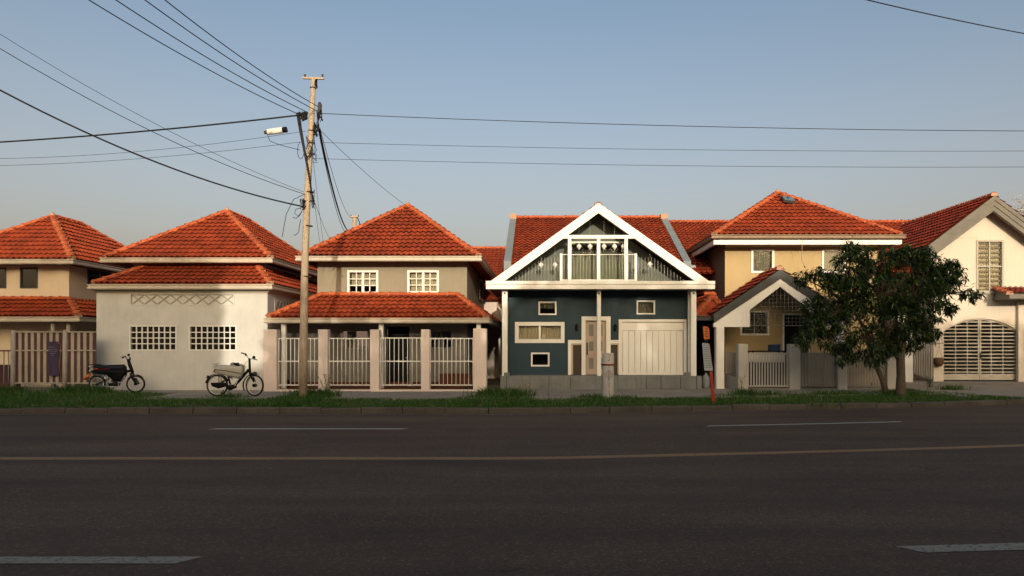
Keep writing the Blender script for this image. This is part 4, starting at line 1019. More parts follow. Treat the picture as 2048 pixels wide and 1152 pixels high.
# ================================================================ FENCE of house 1
f=thing('slat_fence',(-16.5,22.6,.1),'old maroon and cream striped slat fence with peeling posts at the far left','fence')
YF=22.5
for a,b_ in ((22,31),(124,136)): MB().tube([(X((a+b_)/2,YF),YF,.05),(X((a+b_)/2,YF),YF,1.0),(X((a+b_)/2,YF)+.01,YF,Z(661,YF))],[.085,.078,.074],10).build('post',M['peel'],f)
for xa,xb,pan in ((30,125,0),(135,193,1)):
    r_=MB()
    for zz in (Z(664,YF),Z(701,YF),Z(766,YF)): r_.box(X(xa,YF),X(xb,YF),YF-.03,YF+.01,zz-.02,zz+.02)
    r_=r_.build('rail_frame',M['oldcream'],f)
    k=xa; i=0
    while k<xb-3:
        wdt=6.6
        mt='maroon' if i%2==0 else 'oldcream'; yy=YF+.03 if i%2==0 else YF+.012
        o=MB().box(X(k,YF),X(min(k+wdt-.4,xb),YF),yy,yy+.018,Z(767,YF)+random.uniform(-.02,.02),Z(664,YF)+random.uniform(-.01,.01)).build('slat',M[mt],r_); o.rotation_euler=(0,0,0)
        k+=6.2; i+=1
bn=thing('banner',(X(106,22.4),22.4,1),'narrow purple cloth banner tied to the striped slat fence','banner')
xa,xb=X(96.5,22.4),X(116.5,22.4); za,zb=Z(752,22.4),Z(683,22.4); mb=MB(); vs=[];n_=8
for j in range(n_+1):
    for i in range(5):
        vs.append((xa+(xb-xa)*i/4+.01*math.sin(j*1.3),22.40+.015*math.sin(i*1.7+j*.8),za+(zb-za)*j/n_+(.02*i/4 if j==0 else 0)))
mb.add(vs,[(j*5+i,j*5+i+1,(j+1)*5+i+1,(j+1)*5+i) for j in range(n_) for i in range(4)],True); mb.build('cloth',M['purple'],bn)
for py,w0,w1 in ((694,.1,.7),(698.5,.05,.9),(702,.1,.95),(706,.2,.85),(710,.3,.6)):
    MB().box(xa+(xb-xa)*w0,xa+(xb-xa)*w1,22.375,22.379,Z(py+1,22.4),Z(py-.3,22.4)).build('print_line',M['palepurple'],bn)
MB().tube([(xb,22.4,zb-.02),(xb+.06,22.42,zb-.1),(xb+.03,22.42,za+.3),(xb+.08,22.43,za-.2)],.008,4).build('tie',M['mortar'],bn)
f=thing('low_railing',(-17.5,22.7,.1),'low dark metal railing left of the striped slat fence','fence')
m_=MB(); m_.box(X(-60,22.7),X(21,22.7),22.68,22.72,Z(703,22.7),Z(700,22.7)); m_.box(X(-60,22.7),X(21,22.7),22.68,22.72,Z(770,22.7),Z(767,22.7)); m_.build('rail',M['maroon'],f)
for k in range(9): MB().tube([(X(-58+k*9.4,22.7),22.7,Z(770,22.7)),(X(-58+k*9.4,22.7),22.7,Z(701,22.7))],.018,5).build('bar',M['fence_grey'],f)
MB().bev(X(-40,23.4),X(20,23.4),23.3,23.9,.1,Z(730,23.4)).build('storage_bin',M['maroon'],None,'dark maroon storage bin behind the low railing at the left edge','bin')
# ================================================================ BIKES
def wheel(parent,c,r,tyre=.028,y=0,rimw=.018,spokes=20,hub=.03,steer=0):
    cx,cy,cz=c; cs,sn=math.cos(steer),math.sin(steer)
    def rotp(p): dx,dy=p[0]-cx,p[1]-cy; return (cx+dx*cs-dy*sn,cy+dx*sn+dy*cs,p[2])
    def ringm(R_,rr,n=28,m=7):
        pts=[]; mb=MB(); vs=[]
        for i in range(n):
            a=2*math.pi*i/n
            for j in range(m):
                b_=2*math.pi*j/m; q_=R_+rr*math.cos(b_); vs.append(rotp((cx+q_*math.cos(a),cy+rr*math.sin(b_),cz+q_*math.sin(a))))
        fs=[(i*m+j,i*m+(j+1)%m,((i+1)%n)*m+(j+1)%m,((i+1)%n)*m+j) for i in range(n) for j in range(m)]
        return mb.add(vs,fs,True)
    W=ringm(r-tyre,tyre).build('wheel',M['rubber'],parent)
    ringm(r-2*tyre-.004,rimw).build('rim',M['rim'],W)
    h_=MB().tube([rotp((cx,cy-.05,cz)),rotp((cx,cy+.05,cz))],hub,10).build('hub',M['black'],W)
    s=MB()
    for k in range(spokes):
        a=2*math.pi*k/spokes; a2=a+(.25 if k%2 else -.25); sd=.03 if k%2 else -.03
        s.tube([rotp((cx+hub*math.cos(a2),cy+sd,cz+hub*math.sin(a2))),rotp((cx+(r-2*tyre)*math.cos(a),cy,cz+(r-2*tyre)*math.sin(a)))],.0028,3,cap=False)
    s.build('spokes',M['rim'],W)
    return W
def arcguard(name,c,r,a0,a1,wd,mat,parent,rotf=lambda p:p):
    vs=[];n=14
    for i in range(n+1):
        a=R(a0+(a1-a0)*i/n)
        for d_,hh in ((-wd/2,-.015),(-wd/4,.0),(wd/4,.0),(wd/2,-.015)): vs.append(rotf((c[0]+(r+hh)*math.cos(a),c[1]+d_,c[2]+(r+hh)*math.sin(a))))
    fs=[(i*4+j,i*4+j+1,(i+1)*4+j+1,(i+1)*4+j) for i in range(n) for j in range(3)]
    return MB().add(vs,fs,True).build(name,mat,parent)
def pod(poly,y,wd,mat,name,parent,rounds=.25):
    """rounded body from side outline (x,z)"""
    n=len(poly); cx=sum(p[0] for p in poly)/n; cz=sum(p[1] for p in poly)/n
    mb=MB(); vs=[]; lay=[(-wd/2,.72),(-wd/2*.8,.9),(-wd/2*.4,1),(wd/2*.4,1),(wd/2*.8,.9),(wd/2,.72)]
    for d_,s_ in lay:
        for x_,z_ in poly: vs.append((cx+(x_-cx)*(1-(1-s_)*.45),y+d_,cz+(z_-cz)*s_))
    k=len(lay); fs=[tuple(range(n-1,-1,-1)),tuple((k-1)*n+i for i in range(n))]
    for a in range(k-1):
        for i in range(n): fs.append((a*n+i,a*n+(i+1)%n,(a+1)*n+(i+1)%n,(a+1)*n+i))
    mb.add(vs,fs,True); return mb.build(name,mat,parent)
# --- pale moped on the pavement
Yb=20.1; s1=F/Yb
bx=X(400+790/10.97,Yb); gz=.125
def B(zx,zy,dy=0): return (bx+(zx-790)/763, Yb+dy, gz+(1085-zy)/763)
mo=thing('moped',(bx,Yb,gz),'black framed moped with a cream tank body parked in front of the white house','moped')
rw=(B(380,0)[0],Yb,gz+.315); fw_=(B(1200,0)[0],Yb,gz+.315)
wheel(mo,rw,.315,.026,rimw=.014); wheel(mo,fw_,.315,.026,rimw=.014,steer=R(-18),hub=.05)
MB().tube([B(1070,500),B(980,600),B(880,720),B(760,850),B(620,860)],[.04,.042,.04,.038,.03],8).build('frame_tube',M['black'],mo)
MB().tube([B(1085,250),B(1095,560)],[.032,.036],8).build('head_tube',M['black'],mo)
for dy in (-.06,.06): MB().tube([B(1095,560,dy*.5),B(1120,620,dy),B(1200,770+0,dy)],[.028,.03,.02],7).build('fork_leg',M['black'],mo)
MB().tube([B(1200,760,-.06),B(1200,760,.06)],.025,6).build('axle',M['chrome'],mo)
MB().tube([B(620,640),B(665,830)],.026,7).build('seat_tube',M['black'],mo)
MB().tube([B(560,610,.05),B(700,700,.05)],.018,6).build('stay',M['black'],mo)
for dy in (-.07,.07):
    MB().tube([B(440,600,dy),B(440,800,dy)],.012,5).build('stay',M['black'],mo)
    MB().tube([B(600,700,dy),B(380,845,dy)],.014,5).build('stay',M['black'],mo)
pod([(B(270,0)[0],gz+.40),(B(290,0)[0],gz+.30),(B(440,0)[0],gz+.23),(B(560,0)[0],gz+.27),(B(640,0)[0],gz+.32),(B(620,0)[0],gz+.40)],Yb-.09,.05,M['black'],'chain_case',mo)
pod([B(350,410)[::2],B(350,560)[::2],B(600,632)[::2],B(865,700)[::2],B(915,690)[::2],B(955,600)[::2],B(970,450)[::2],B(940,400)[::2],B(620,400)[::2],B(440,395)[::2]],Yb,.24,M['tank'],'tank_body',mo)
MB().tube([B(355,490,-.122),B(600,520,-.128),B(830,560,-.128),B(940,580,-.12)],.009,5).build('trim_strip',M['basket'],mo)
pod([B(680,400)[::2],B(690,350)[::2],B(730,340)[::2],B(760,385)[::2],B(900,375)[::2],B(970,420)[::2],B(960,440)[::2],B(700,430)[::2]],Yb,.16,M['fence_grey'],'bundle',mo)
pod([B(770,390)[::2],B(770,350)[::2],B(860,345)[::2],B(870,375)[::2],B(930,420)[::2],B(850,430)[::2]],Yb-.05,.12,M['seat'],'saddle',mo)
for dy in (-.08,.08): MB().tube([B(310,380,dy),B(380,370,dy),B(450,385,dy),B(400,430,dy),B(300,440,dy)],.008,5).build('carrier',M['chrome'],mo)
MB().tube([B(360,400,-.08),B(360,400,.08)],.008,5).build('carrier',M['chrome'],mo)
pod([B(300,560)[::2],B(360,570)[::2],B(350,480)[::2],B(325,480)[::2]],Yb,.09,M['redlens'],'tail_light',mo)
arcguard('rear_mudguard',rw,.345,20,170,.09,M['black'],mo); arcguard('front_mudguard',fw_,.345,70,205,.09,M['black'],mo)
MB().add([B(150,690,-.04),B(190,700,-.04),B(180,625,-.04),B(170,625,-.04),B(150,690,.04),B(190,700,.04),B(180,625,.04),B(170,625,.04)],[(0,1,2,3),(7,6,5,4),(0,3,7,4),(1,5,6,2)]).build('mud_flap',M['rubber'],mo)
MB().tube([B(1140,590),B(1180,580),B(1230,585)],[.02,.045,.05],8).build('headlight',M['brownpanel'],mo)
MB().tube([B(940,180,.22),B(985,180,.12),B(1050,250,.02),B(1090,262,0),B(1170,260,-.12),B(1230,262,-.2),B(1270,262,-.26)],.011,6).build('handlebar',M['chrome'],mo)
MB().tube([B(820,135,.26),B(945,165,.22)],.02,7).build('grip',M['rubber'],mo); MB().tube([B(1230,262,-.2),B(1340,282,-.30)],.014,7).build('grip',M['rubber'],mo)
MB().tube([B(925,160,.2),B(960,190,.16)],.024,6).build('brake_lever',M['black'],mo)
MB().lathe([(.001,-.012),(.045,-.008),(.045,.008),(.001,.012)],B(1245,228,-.2),10,'y').build('mirror',M['black'],mo)
MB().tube([B(1060,310),B(1020,330,-.03),B(985,390,-.05),B(1000,450)],.005,4).build('brake_cable',M['black'],mo)
pod([B(600,850)[::2],B(600,920)[::2],B(660,960)[::2],B(720,930)[::2],B(800,900)[::2],B(790,850)[::2],B(700,830)[::2]],Yb,.14,M['black'],'engine',mo)
MB().tube([B(560,940,-.1),B(520,1000,-.12)],.014,5).build('pedal_crank',M['black'],mo); MB().tube([B(500,1000,-.1),B(560,1005,-.18)],.018,5).build('pedal',M['rubber'],mo)
MB().tube([B(640,950,-.06),B(690,1000,-.13),B(750,1010,-.20)],.011,5).build('kickstand',M['black'],mo)
MB().tube([B(830,770,-.05),B(770,860,-.05)],.012,5).build('reflector_strip',M['white'],mo)
# --- dark moped at the left
Ym=21.8; bx2=X(160+840/11.52,Ym)
def C(zx,zy,dy=0): return (bx2+(zx-840)/740, Ym+dy, .11+(1050-zy)/740)
mo=thing('moped',(bx2,Ym,.11),'black moped with long dark seat standing in the grass by the slat fence','moped')
rw=(C(400,0)[0],Ym,.11+.27); fw_=(C(1285,0)[0],Ym,.11+.275)
wheel(mo,rw,.265,.03); wheel(mo,fw_,.275,.03,steer=R(12),rimw=.02,hub=.045)
pod([C(240,560)[::2],C(300,590)[::2],C(540,630)[::2],C(640,640)[::2],C(720,700)[::2],C(800,790)[::2],C(940,795)[::2],C(1060,660)[::2],C(1075,560)[::2],C(1050,450)[::2],C(1020,500)[::2],C(600,500)[::2],C(350,490)[::2]],Ym,.22,M['black'],'body_shell',mo)
pod([C(340,500)[::2],C(350,410)[::2],C(480,400)[::2],C(560,410)[::2],C(780,400)[::2],C(1000,395)[::2],C(1050,450)[::2],C(1060,530)[::2],C(700,520)[::2]],Ym,.24,M['seat'],'seat',mo)
MB().tube([C(380,490,-.1),C(480,495,-.125)],.025,6).build('side_reflector',M['redlens'],mo); MB().tube([C(480,500,-.12),C(740,500,-.125)],.008,4).build('stripe',M['redlens'],mo)
for zx,zy,dy in ((262,445,-.08),(250,552,-.04),(330,512,-.1)):
    MB().tube([C(zx+30,zy,dy+.02),C(zx,zy,dy),C(zx-14,zy,dy)],[.03,.042,.03],8).build('indicator',M['chrome'],mo)
MB().tube([C(230,400,0),C(300,400,.08),C(380,395,.08),C(480,400,0)],.014,5).build('grab_rail',M['black'],mo)
MB().tube([C(235,400,-.05),C(225,500,-.05),C(240,600,-.03)],.02,5).build('rear_bracket',M['black'],mo)
MB().tube([C(105,735,-.02),C(170,680,-.02),C(240,610,0)],[.045,.05,.035],7).build('rear_light',M['orange'],mo)
arcguard('rear_mudguard',rw,.30,35,150,.1,M['chrome'],mo); arcguard('front_mudguard',fw_,.30,40,150,.1,M['black'],mo)
MB().tube([C(1110,280),C(1150,420),C(1190,520),C(1215,620)],[.045,.055,.05,.04],8).build('head_tube',M['black'],mo)
for dy in (-.07,.07): MB().tube([C(1180,600,dy),C(1240,710,dy),C(1330,845,dy)],[.022,.035,.028],7).build('fork_leg',M['black'],mo)
MB().tube([C(1080,650,-.08),C(960,810,-.08)],.013,5).build('frame_tube',M['chrome'],mo)
MB().tube([C(1060,560),C(1180,540)],.04,7).build('neck',M['black'],mo)
MB().tube([C(880,220,.28),C(960,210,.2),C(1040,270,.08),C(1130,285,0),C(1210,250,-.12),C(1250,280,-.22)],.014,6).build('handlebar',M['black'],mo)
MB().tube([C(825,238,.32),C(905,222,.26)],.024,7).build('grip',M['rubber'],mo); MB().tube([C(1240,290,-.2),C(1290,238,-.32)],.022,7).build('grip',M['rubber'],mo)
MB().tube([C(840,275,.3),C(900,240,.24),C(960,225,.2)],.008,4).build('brake_lever',M['black'],mo)
MB().lathe([(.001,-.012),(.04,-.008),(.04,.008),(.001,.012)],C(1165,175,-.1),10,'y').build('mirror',M['black'],mo); MB().tube([C(1165,190,-.1),C(1180,260,-.1)],.006,4).build('mirror_stem',M['black'],mo)
MB().tube([C(1200,330,-.08),C(1225,480,-.1),C(1290,560,-.1),C(1250,640,-.08)],.005,4).build('brake_cable',M['black'],mo)
MB().lathe([(.001,-.06),(.07,-.05),(.08,0),(.07,.05),(.001,.06)],C(780,760),10,'y').build('engine',M['chrome'],mo)
pod([C(660,830)[::2],C(700,900)[::2],C(880,900)[::2],C(920,840)[::2],C(840,800)[::2]],Ym,.16,M['black'],'crankcase',mo)
MB().tube([C(900,900,-.11),C(700,905,-.12),C(470,890,-.12)],[.012,.02,.03],7).build('exhaust_pipe',M['chrome'],mo)
for dy in (-.08,.08): MB().tube([C(600,620,dy),C(640,740,dy),C(410,850,dy)],.016,5).build('swing_arm',M['black'],mo)
MB().tube([C(600,650,-.1),C(660,770,-.1)],.03,7).build('shock_absorber',M['chrome'],mo)
MB().tube([C(600,900,-.05),C(560,985,-.14)],.013,5).build('kickstand',M['black'],mo)
MB().tube([C(930,820,-.1),C(960,900,-.16)],.014,5).build('pedal',M['chrome'],mo)
# ================================================================ MARKER POST, SIGN
Y=19.75; cx=X(1216.5,Y); r_=.163; zt=Z(706,Y)
mp=thing('marker_post',(cx,Y,.1),'round pale concrete post with red marks standing before the blue house','post')
MB().lathe([(r_*1.02,.05),(r_,.2),(r_,zt-.02),(r_-.015,zt),(.001,zt+.004)],(cx,Y,0),20).build('shaft',M['pillar'],mp)
MB().lathe([(r_+.002,Z(731,Y)),(r_+.012,Z(730,Y)),(r_+.012,Z(728.5,Y)),(r_+.002,Z(727.5,Y))],(cx,Y,0),20).build('wire_band',M['redink'],mp)
MB().tube([(cx-r_-.02,Y-.04,Z(729,Y)),(cx-r_-.05,Y-.06,Z(728,Y)),(cx-r_-.03,Y-.07,Z(731,Y))],.012,5).build('band_knot',M['black'],mp)
def onpost(px,py):
    a=(px-1216.5)/11.6; xx=cx+r_*a; return (xx,Y-math.sqrt(max(0,r_*r_-(xx-cx)**2))-.003,Z(py,Y-r_))
def mark(pts,w_=.009,n_='painted_mark'): MB().tube([onpost(*p) for p in pts],w_*.7,4).build(n_,M['redink'],mp)
mark([(1215,709),(1219,709),(1218.5,716),(1218,721),(1215.5,722),(1214,720)]); mark([(1217,731),(1217,736)])
mark([(1216.5,740),(1222,748),(1216.5,760),(1211,748),(1216.5,740)]); mark([(1216.5,743),(1216.5,763)])
for dy in (745,749,753): mark([(1213,dy),(1220,dy+.8)],.007)
mark([(1209,746),(1209,753),(1212,757)],.007); mark([(1224,746),(1224,753),(1221,757)],.007)
mark([(1214.5,766),(1219,766.5),(1215,770),(1219,771.5),(1215.5,774),(1219,775)]); mark([(1217,779),(1217,786),(1218.5,792)])
Y=17.95
sg=thing('street_sign',(X(1428,Y),Y,.1),'leaning red post with a pale ruled notice board and an orange plate on top','sign')
P0=Vector((X(1428,Y),Y,.05)); P1=Vector((X(1416.5,Y),Y,Z(688,Y)))
MB().beam(P0,P1,.07,.05).build('post',M['redpost'],sg)
def quadbox(pts,y0,y1,mat,name):
    q_=[(X(px,Y),Z(py,Y)) for px,py in pts]; return MB().prism(q_,y0,y1).build(name,mat,sg)
quadbox([(1408,741),(1425,741),(1417,687),(1403.5,686)],Y-.05,Y-.03,M['board'],'notice_board')
for k in range(11):
    a=k/11; xl_=1404.3+a*4.2; py=690+a*49
    quadbox([(xl_+1,py+.6),(xl_+12+a*2.5,py+.9),(xl_+12+a*2.5,py+.1),(xl_+1,py-.2)],Y-.054,Y-.0505,M['ink'],'text_line')
quadbox([(1408,679),(1419,678),(1418,657),(1414,653),(1406,653)],Y-.02,Y+.04,M['orange'],'orange_plate')
for k in range(4): quadbox([(1410,659+k*5),(1415.5,658.7+k*5),(1415.2,656.5+k*5),(1410,656.8+k*5)],Y-.024,Y-.0205,M['brick_red'],'plate_mark')
quadbox([(1411,688),(1416,688),(1415,678),(1410,678)],Y,Y+.03,M['black'],'connector')
# gas bottle / tyre in gap
Y=24.0; t=thing('gas_meter_box',(X(1412,Y),Y,.1),'small dark rounded container standing in the dark gap left of the ochre house','container')
MB().lathe([(.001,.0),(.11,.0),(.13,.05),(.13,.38),(.09,.46),(.04,.48),(.04,.54),(.001,.55)],(X(1412,Y),Y,.1),12).build('body',M['bluegrey'],t)
# pipes in gap between 3 and blue
pp=MB().tube([(X(995,24.0),24,Z(612,24)),(X(1003,24),24,Z(622,24)),(X(1008,24),24.0,Z(650,24))],.04,7).build('gutter_elbow',M['gutter'],None,'short pale gutter pipe in the gap beside the left white post of the blue house','pipe')
# ================================================================ UTILITY POLE
Y=19.5
up=thing('utility_pole',(X(606,Y),Y,.1),'tall leaning weathered utility pole with tangled cables in front of the beige house','pole')
PB=[(606,793,.115),(607,700,.11),(609,560,.10),(613,430,.092),(618,330,.085),(623,240,.075),(627,158,.066)]
MB().tube([(X(a,Y),Y,Z(b_,Y)) for a,b_,_ in PB],[c for *_,c in PB],14).build('shaft',M['pole'],up)
def pp(px,py,dy=0): return (X(px,Y),Y+dy,Z(py,Y))
MB().beam(pp(606,156),pp(648,157),.06,.05).build('crossarm',M['pole'],up)
for a in (610,645): MB().lathe([(.001,0),(.03,.01),(.02,.04),(.035,.06),(.001,.09)],pp(a,154),8).build('insulator',M['brownpanel'],up)
for b_,rr in ((176,.078),(384,.098),(452,.103),(553,.108),(286,.09),(308,.09),(262,.088)):
    px=606+(793-b_)*(21/635); MB().lathe([(rr,-.015),(rr+.012,-.01),(rr+.012,.01),(rr,.015)],pp(px,b_),12).build('band',M['brownpanel'],up)
MB().tube([pp(634,160,-.05),pp(633,170,-.06),pp(636,178,-.06)],[.03,.04,.015],6).build('loose_strap',M['black'],up)
MB().tube([pp(640,206,-.05),pp(641,212,-.05),pp(640,225,-.05),pp(638,233,-.05)],[.035,.06,.055,.03],8).build('splice_box',M['brownpanel'],up)
MB().tube([pp(637,232,-.05),pp(637,250,-.05)],[.035,.02],7).build('splice_tail',M['brownpanel'],up)
rr=random.Random(9)
def tangle(cx_,cy_,w_,h_,n,r0,name):
    mb=MB()
    for k in range(n):
        pts=[pp(cx_+rr.uniform(-w_,w_),cy_+rr.uniform(-h_,h_),rr.uniform(-.14,-.04)) for _ in range(5)]
        P=[]
        for i in range(4):
            a=Vector(pts[i]);b_=Vector(pts[i+1]); m_=(a+b_)/2+Vector((rr.uniform(-.05,.05),0,-.06))
            for t_ in (0,.33,.66): P.append(a*(1-t_)**2+m_*2*t_*(1-t_)+b_*t_*t_)
        mb.tube(P,r0,4)
    mb.build(name,M['wire'],up)
tangle(611,235,7,9,9,.02,'cable_tangle'); tangle(641,232,5,13,8,.012,'cable_tangle'); tangle(634,262,6,16,9,.010,'cable_tangle'); tangle(609,410,7,12,9,.010,'cable_tangle'); tangle(626,300,12,28,7,.007,'cable_tangle'); tangle(628,400,4,20,4,.008,'cable_tangle')
MB().tube([pp(599,229,-.12),pp(604,262,-.12),pp(613,310,-.12),pp(621,355,-.1),pp(627,400,-.08)],[.055,.045,.035,.03,.02],8).build('cable_duct',M['wire'],up)
MB().tube([pp(600,228,-.12),pp(612,240,-.05)],.045,6).build('bracket',M['black'],up)
for a,b_ in ((386,1),(403,1)): MB().tube([pp(618,a,-.03),pp(630,a-1,-.06)],.018,6).build('step_bolt',M['black'],up)
for pts in ([(612,390),(590,400),(575,430),(567,475)],[(609,416),(594,420),(592,428),(598,434),(607,424)],[(608,420),(602,432),(595,438),(588,436)],[(604,440),(601,455),(600,465),(593,472),(590,470)]):
    mb=MB(); mb.tube([pp(a,b_,-.1) for a,b_ in pts],.009,4); mb.build('loose_wire',M['wire'],up)
lp=[(604+6.5*math.cos(t*.55),303+17*math.sin(t*.55),) for t in range(12)]
MB().tube([pp(a,b_,-.1) for a,b_ in lp],.008,4).build('wire_loop',M['wire'],up)
MB().tube([pp(533,266),(X(540,Y),Y,Z(282,Y)),pp(560,290),pp(600,300)],.008,4).build('loose_wire',M['wire'],up)
# wires
def wire(name,label,p0,p1,sag,r,k=1.0,n=22,mat='wire',k0=0.0):
    a=Vector(p0); b_=Vector(p1); pts=[]
    for i in range(n+1):
        t_=k0+(k-k0)*i/n; p=a+(b_-a)*t_; p.z+=4*sag*t_*(t_-1); pts.append(p)
    return MB().tube(pts,r,5).build(name,M[mat],None,label,'cable','overhead cables on the utility pole')
def E(px,py,Yd): return (X(px,Yd),Yd,Z(py,Yd))
W=[('cable running up left from the pole, lowest of the four reaching the top edge',pp(598,230,-.1),E(178,0,13),.10,.011,1.5),
('cable running up left from the pole, second of the four reaching the top edge',pp(616,225),E(232,0,13),.10,.011,1.5),
('cable running up left from the pole, third of the four reaching the top edge',pp(634,222),E(290,0,13),.10,.011,1.5),
('cable running up left from the pole, topmost of the four reaching the top edge',pp(636,213),E(330,0,13),.10,.011,1.5),
('thin cable crossing the left sky above its darker twin and meeting the pole low',pp(608,384),E(0,68,15),.22,.006,1.3),
('cable crossing the left sky down to the pole just above the thick lowest one',pp(608,388),E(0,97,15),.25,.009,1.3),
('thick black cable sagging from the left edge down to the pole',pp(606,413),E(0,180,15.5),.30,.021,1.3),
('thick nearly level cable from the left edge to the black bracket on the pole',pp(600,230),E(0,284,20.5),.06,.024,1.3),
('thin cable from the left edge to the pole that carries the white closure',pp(612,262),E(0,317,22),.16,.006,1.3),
('lowest thin cable between the left edge and the pole',pp(600,284),E(0,331,22),.12,.006,1.3),
('top cable from the pole across the sky to the right edge',pp(642,227),E(2048,262,20),.10,.010,1.15),
('middle cable from the pole across the sky to the right edge',pp(640,285),E(2048,302,20),.08,.006,1.15),
('bottom cable from the pole across the sky to the right edge',pp(624,317),E(2048,334,20),.08,.006,1.15),
('thin cable from the pole down to the peak of the beige house roof',pp(638,258),E(817,415,26.8),.10,.007,1.0)]
for lb,a,b_,s_,r_,k_ in W: wire('overhead_cable',lb,a,b_,s_,r_,k_)
wire('overhead_cable','lone cable crossing the top right corner of the sky',E(1735,0,12),E(2048,67,14),.02,.010,1.4,k0=-.6)
P2=(X(708,46),46,Z(437,46))
for i,(a,lb,r_) in enumerate((((636,256),'leftmost strand of the black bundle dropping from the pole to the far pole',.012),((638,258),'thick middle strand of the black bundle dropping from the pole to the far pole',.030),((640,256),'rightmost thin strand dropping from the pole to the far pole top',.009))):
    wire('overhead_cable',lb,pp(*a),(P2[0]+(-.3+.15*i if i<2 else -.1),P2[1],Z((468,462,436)[i],46)),.9 if i<2 else .6,r_,1.0)
for i,(a,b_,Yd) in enumerate((((626,316),(646,480),30),((628,400),(662,482),30),((629,400),(640,485),27))):
    wire('overhead_cable',('thin service wire dropping steeply to behind the left of the beige roof, leftmost','thin service wire dropping behind the left of the beige roof, rightmost','thin service wire dropping behind the left of the beige roof, starting from the step bolts')[i],pp(*a),E(b_[0],b_[1],Yd),.1,.006,1.15)
# cable closure
c0,c1=pp(529,265),pp(574,259)
cl=thing('cable_closure',pp(552,262),'white cylindrical cable closure with a black end hanging left of the pole top','cable box')
a=Vector(c0);b_=Vector(c1)
MB().tube([a.lerp(b_,.12),a.lerp(b_,.15),a.lerp(b_,.8),a.lerp(b_,.82)],[.05,.082,.088,.06],10).build('casing',M['white'],cl)
MB().tube([a.lerp(b_,.8),a.lerp(b_,.99)],[.075,.08],10).build('end_cap',M['black'],cl); MB().tube([a,a.lerp(b_,.13)],[.05,.06],8).build('end_cap',M['brownpanel'],cl)
# far pole
Y2=46; fp=thing('utility_pole',(X(709,Y2),Y2,.1),'small distant pole with a crossarm showing above the left slope of the beige roof','pole')
MB().tube([(X(709,Y2),Y2,0),(X(709,Y2),Y2,Z(434,Y2))],[.17,.13],8).build('shaft',M['pole'],fp)
MB().beam((X(700,Y2),Y2-.1,Z(434,Y2)),(X(717,Y2),Y2-.1,Z(433,Y2)),.1,.1).build('crossarm',M['pole'],fp)
for a in (702,716): MB().tube([(X(a,Y2),Y2,Z(433,Y2)),(X(a,Y2),Y2,Z(430,Y2))],.05,6).build('insulator',M['brownpanel'],fp)
MB().tube([(X(714,Y2),Y2,Z(434,Y2)),(X(719,Y2),Y2,Z(445,Y2)),(X(720,Y2),Y2,Z(456,Y2))],.03,4).build('loose_wire',M['wire'],fp)
# ================================================================ TREE
rr=random.Random(21)
Y=20.7; T=Vector((X(1801,Y),Y,.1))
tr_=thing('tree',tuple(T),'leafy dark green street tree with two trunks in front of the ochre house','tree')
def TP(px,py,dy=0): return Vector((X(px,Y),Y+dy,Z(py,Y)))
tk=MB()
tk.tube([TP(1802,796),TP(1801,785),TP(1802,750),TP(1801,715),TP(1806,680),TP(1815,640),TP(1825,600)],[.19,.145,.12,.12,.10,.075,.05],10)
tk.tube([TP(1802,722),TP(1792,708,-.02),TP(1780,690,-.05),TP(1768,650,-.1),TP(1755,600,-.1)],[.10,.085,.075,.06,.04],8)
tk.build('trunk',M['bark'],tr_)
tk=MB(); tk.tube([TP(1783,792,.3),TP(1776,765,.28),TP(1762,735,.25),TP(1750,706,.2),TP(1735,660,.1),TP(1700,610,.0)],[.11,.085,.075,.065,.05,.03],8)
tk.build('trunk',M['bark'],tr_)
lobes=[(1700,492,14,.2),(1690,520,22,.35),(1730,512,22,.4),(1760,530,34,.6),(1812,520,30,.6),(1850,520,24,.4),(1858,552,34,.6),(1892,540,24,.4),(1640,556,20,.3),(1606,556,14,.2),(1668,566,22,.4),(1635,612,26,.5),(1700,575,40,.8),(1695,622,42,.8),(1770,585,50,1.0),(1790,635,46,.9),(1835,590,40,.8),(1842,640,28,.5),(1625,655,24,.5),(1600,682,14,.3),(1672,672,34,.6),(1735,680,34,.6),(1690,708,22,.4),(1885,580,22,.3),(1915,556,12,.2),(1925,585,9,.1),(1950,592,9,.1),(1868,662,14,.2),(1800,672,26,.5),(1745,712,18,.3),(1905,532,12,.2),(1882,612,12,.2),(1725,556,28,.6),(1655,640,26,.5),(1780,700,12,.2)]
for k in range(16):
    an=rr.uniform(0,6.283); lobes.append((1768+rr.uniform(.88,1.02)*145*math.cos(an),602+rr.uniform(.85,1.0)*102*math.sin(an),rr.uniform(6,10),.12))
limbs=[TP(1825,600),TP(1755,600,-.1),TP(1700,610),TP(1768,650,-.1),TP(1815,640),TP(1735,660,.1)]
br=MB(); lf=MB(); clumps=[]
for lx,ly,lr,dp in lobes:
    c=TP(lx,ly,rr.uniform(-.2,.2)); near=min(limbs,key=lambda q_:(q_-c).length); r3=lr*Y/F
    mid=(near+c)/2+Vector((rr.uniform(-.1,.1),rr.uniform(-.1,.1),rr.uniform(0,.15)))
    br.tube([near,mid,c],[.035,.025,.012],5)
    n=int(5+lr*lr*.036)
    for k in range(n):
        while 1:
            v_=Vector((rr.uniform(-1,1),rr.uniform(-1,1),rr.uniform(-1,1)))
            if v_.length<1: break
        v_=v_.normalized()*(v_.length**.5)
        p=c+Vector((v_.x*r3*1.05,v_.y*dp,v_.z*r3*.95)); clumps.append(p)
        s_=c+(p-c)*.25; m_=(s_+p)/2+Vector((0,0,.05)); br.tube([s_,m_,p],[.012,.008,.004],4,cap=False)
lf_v=[];
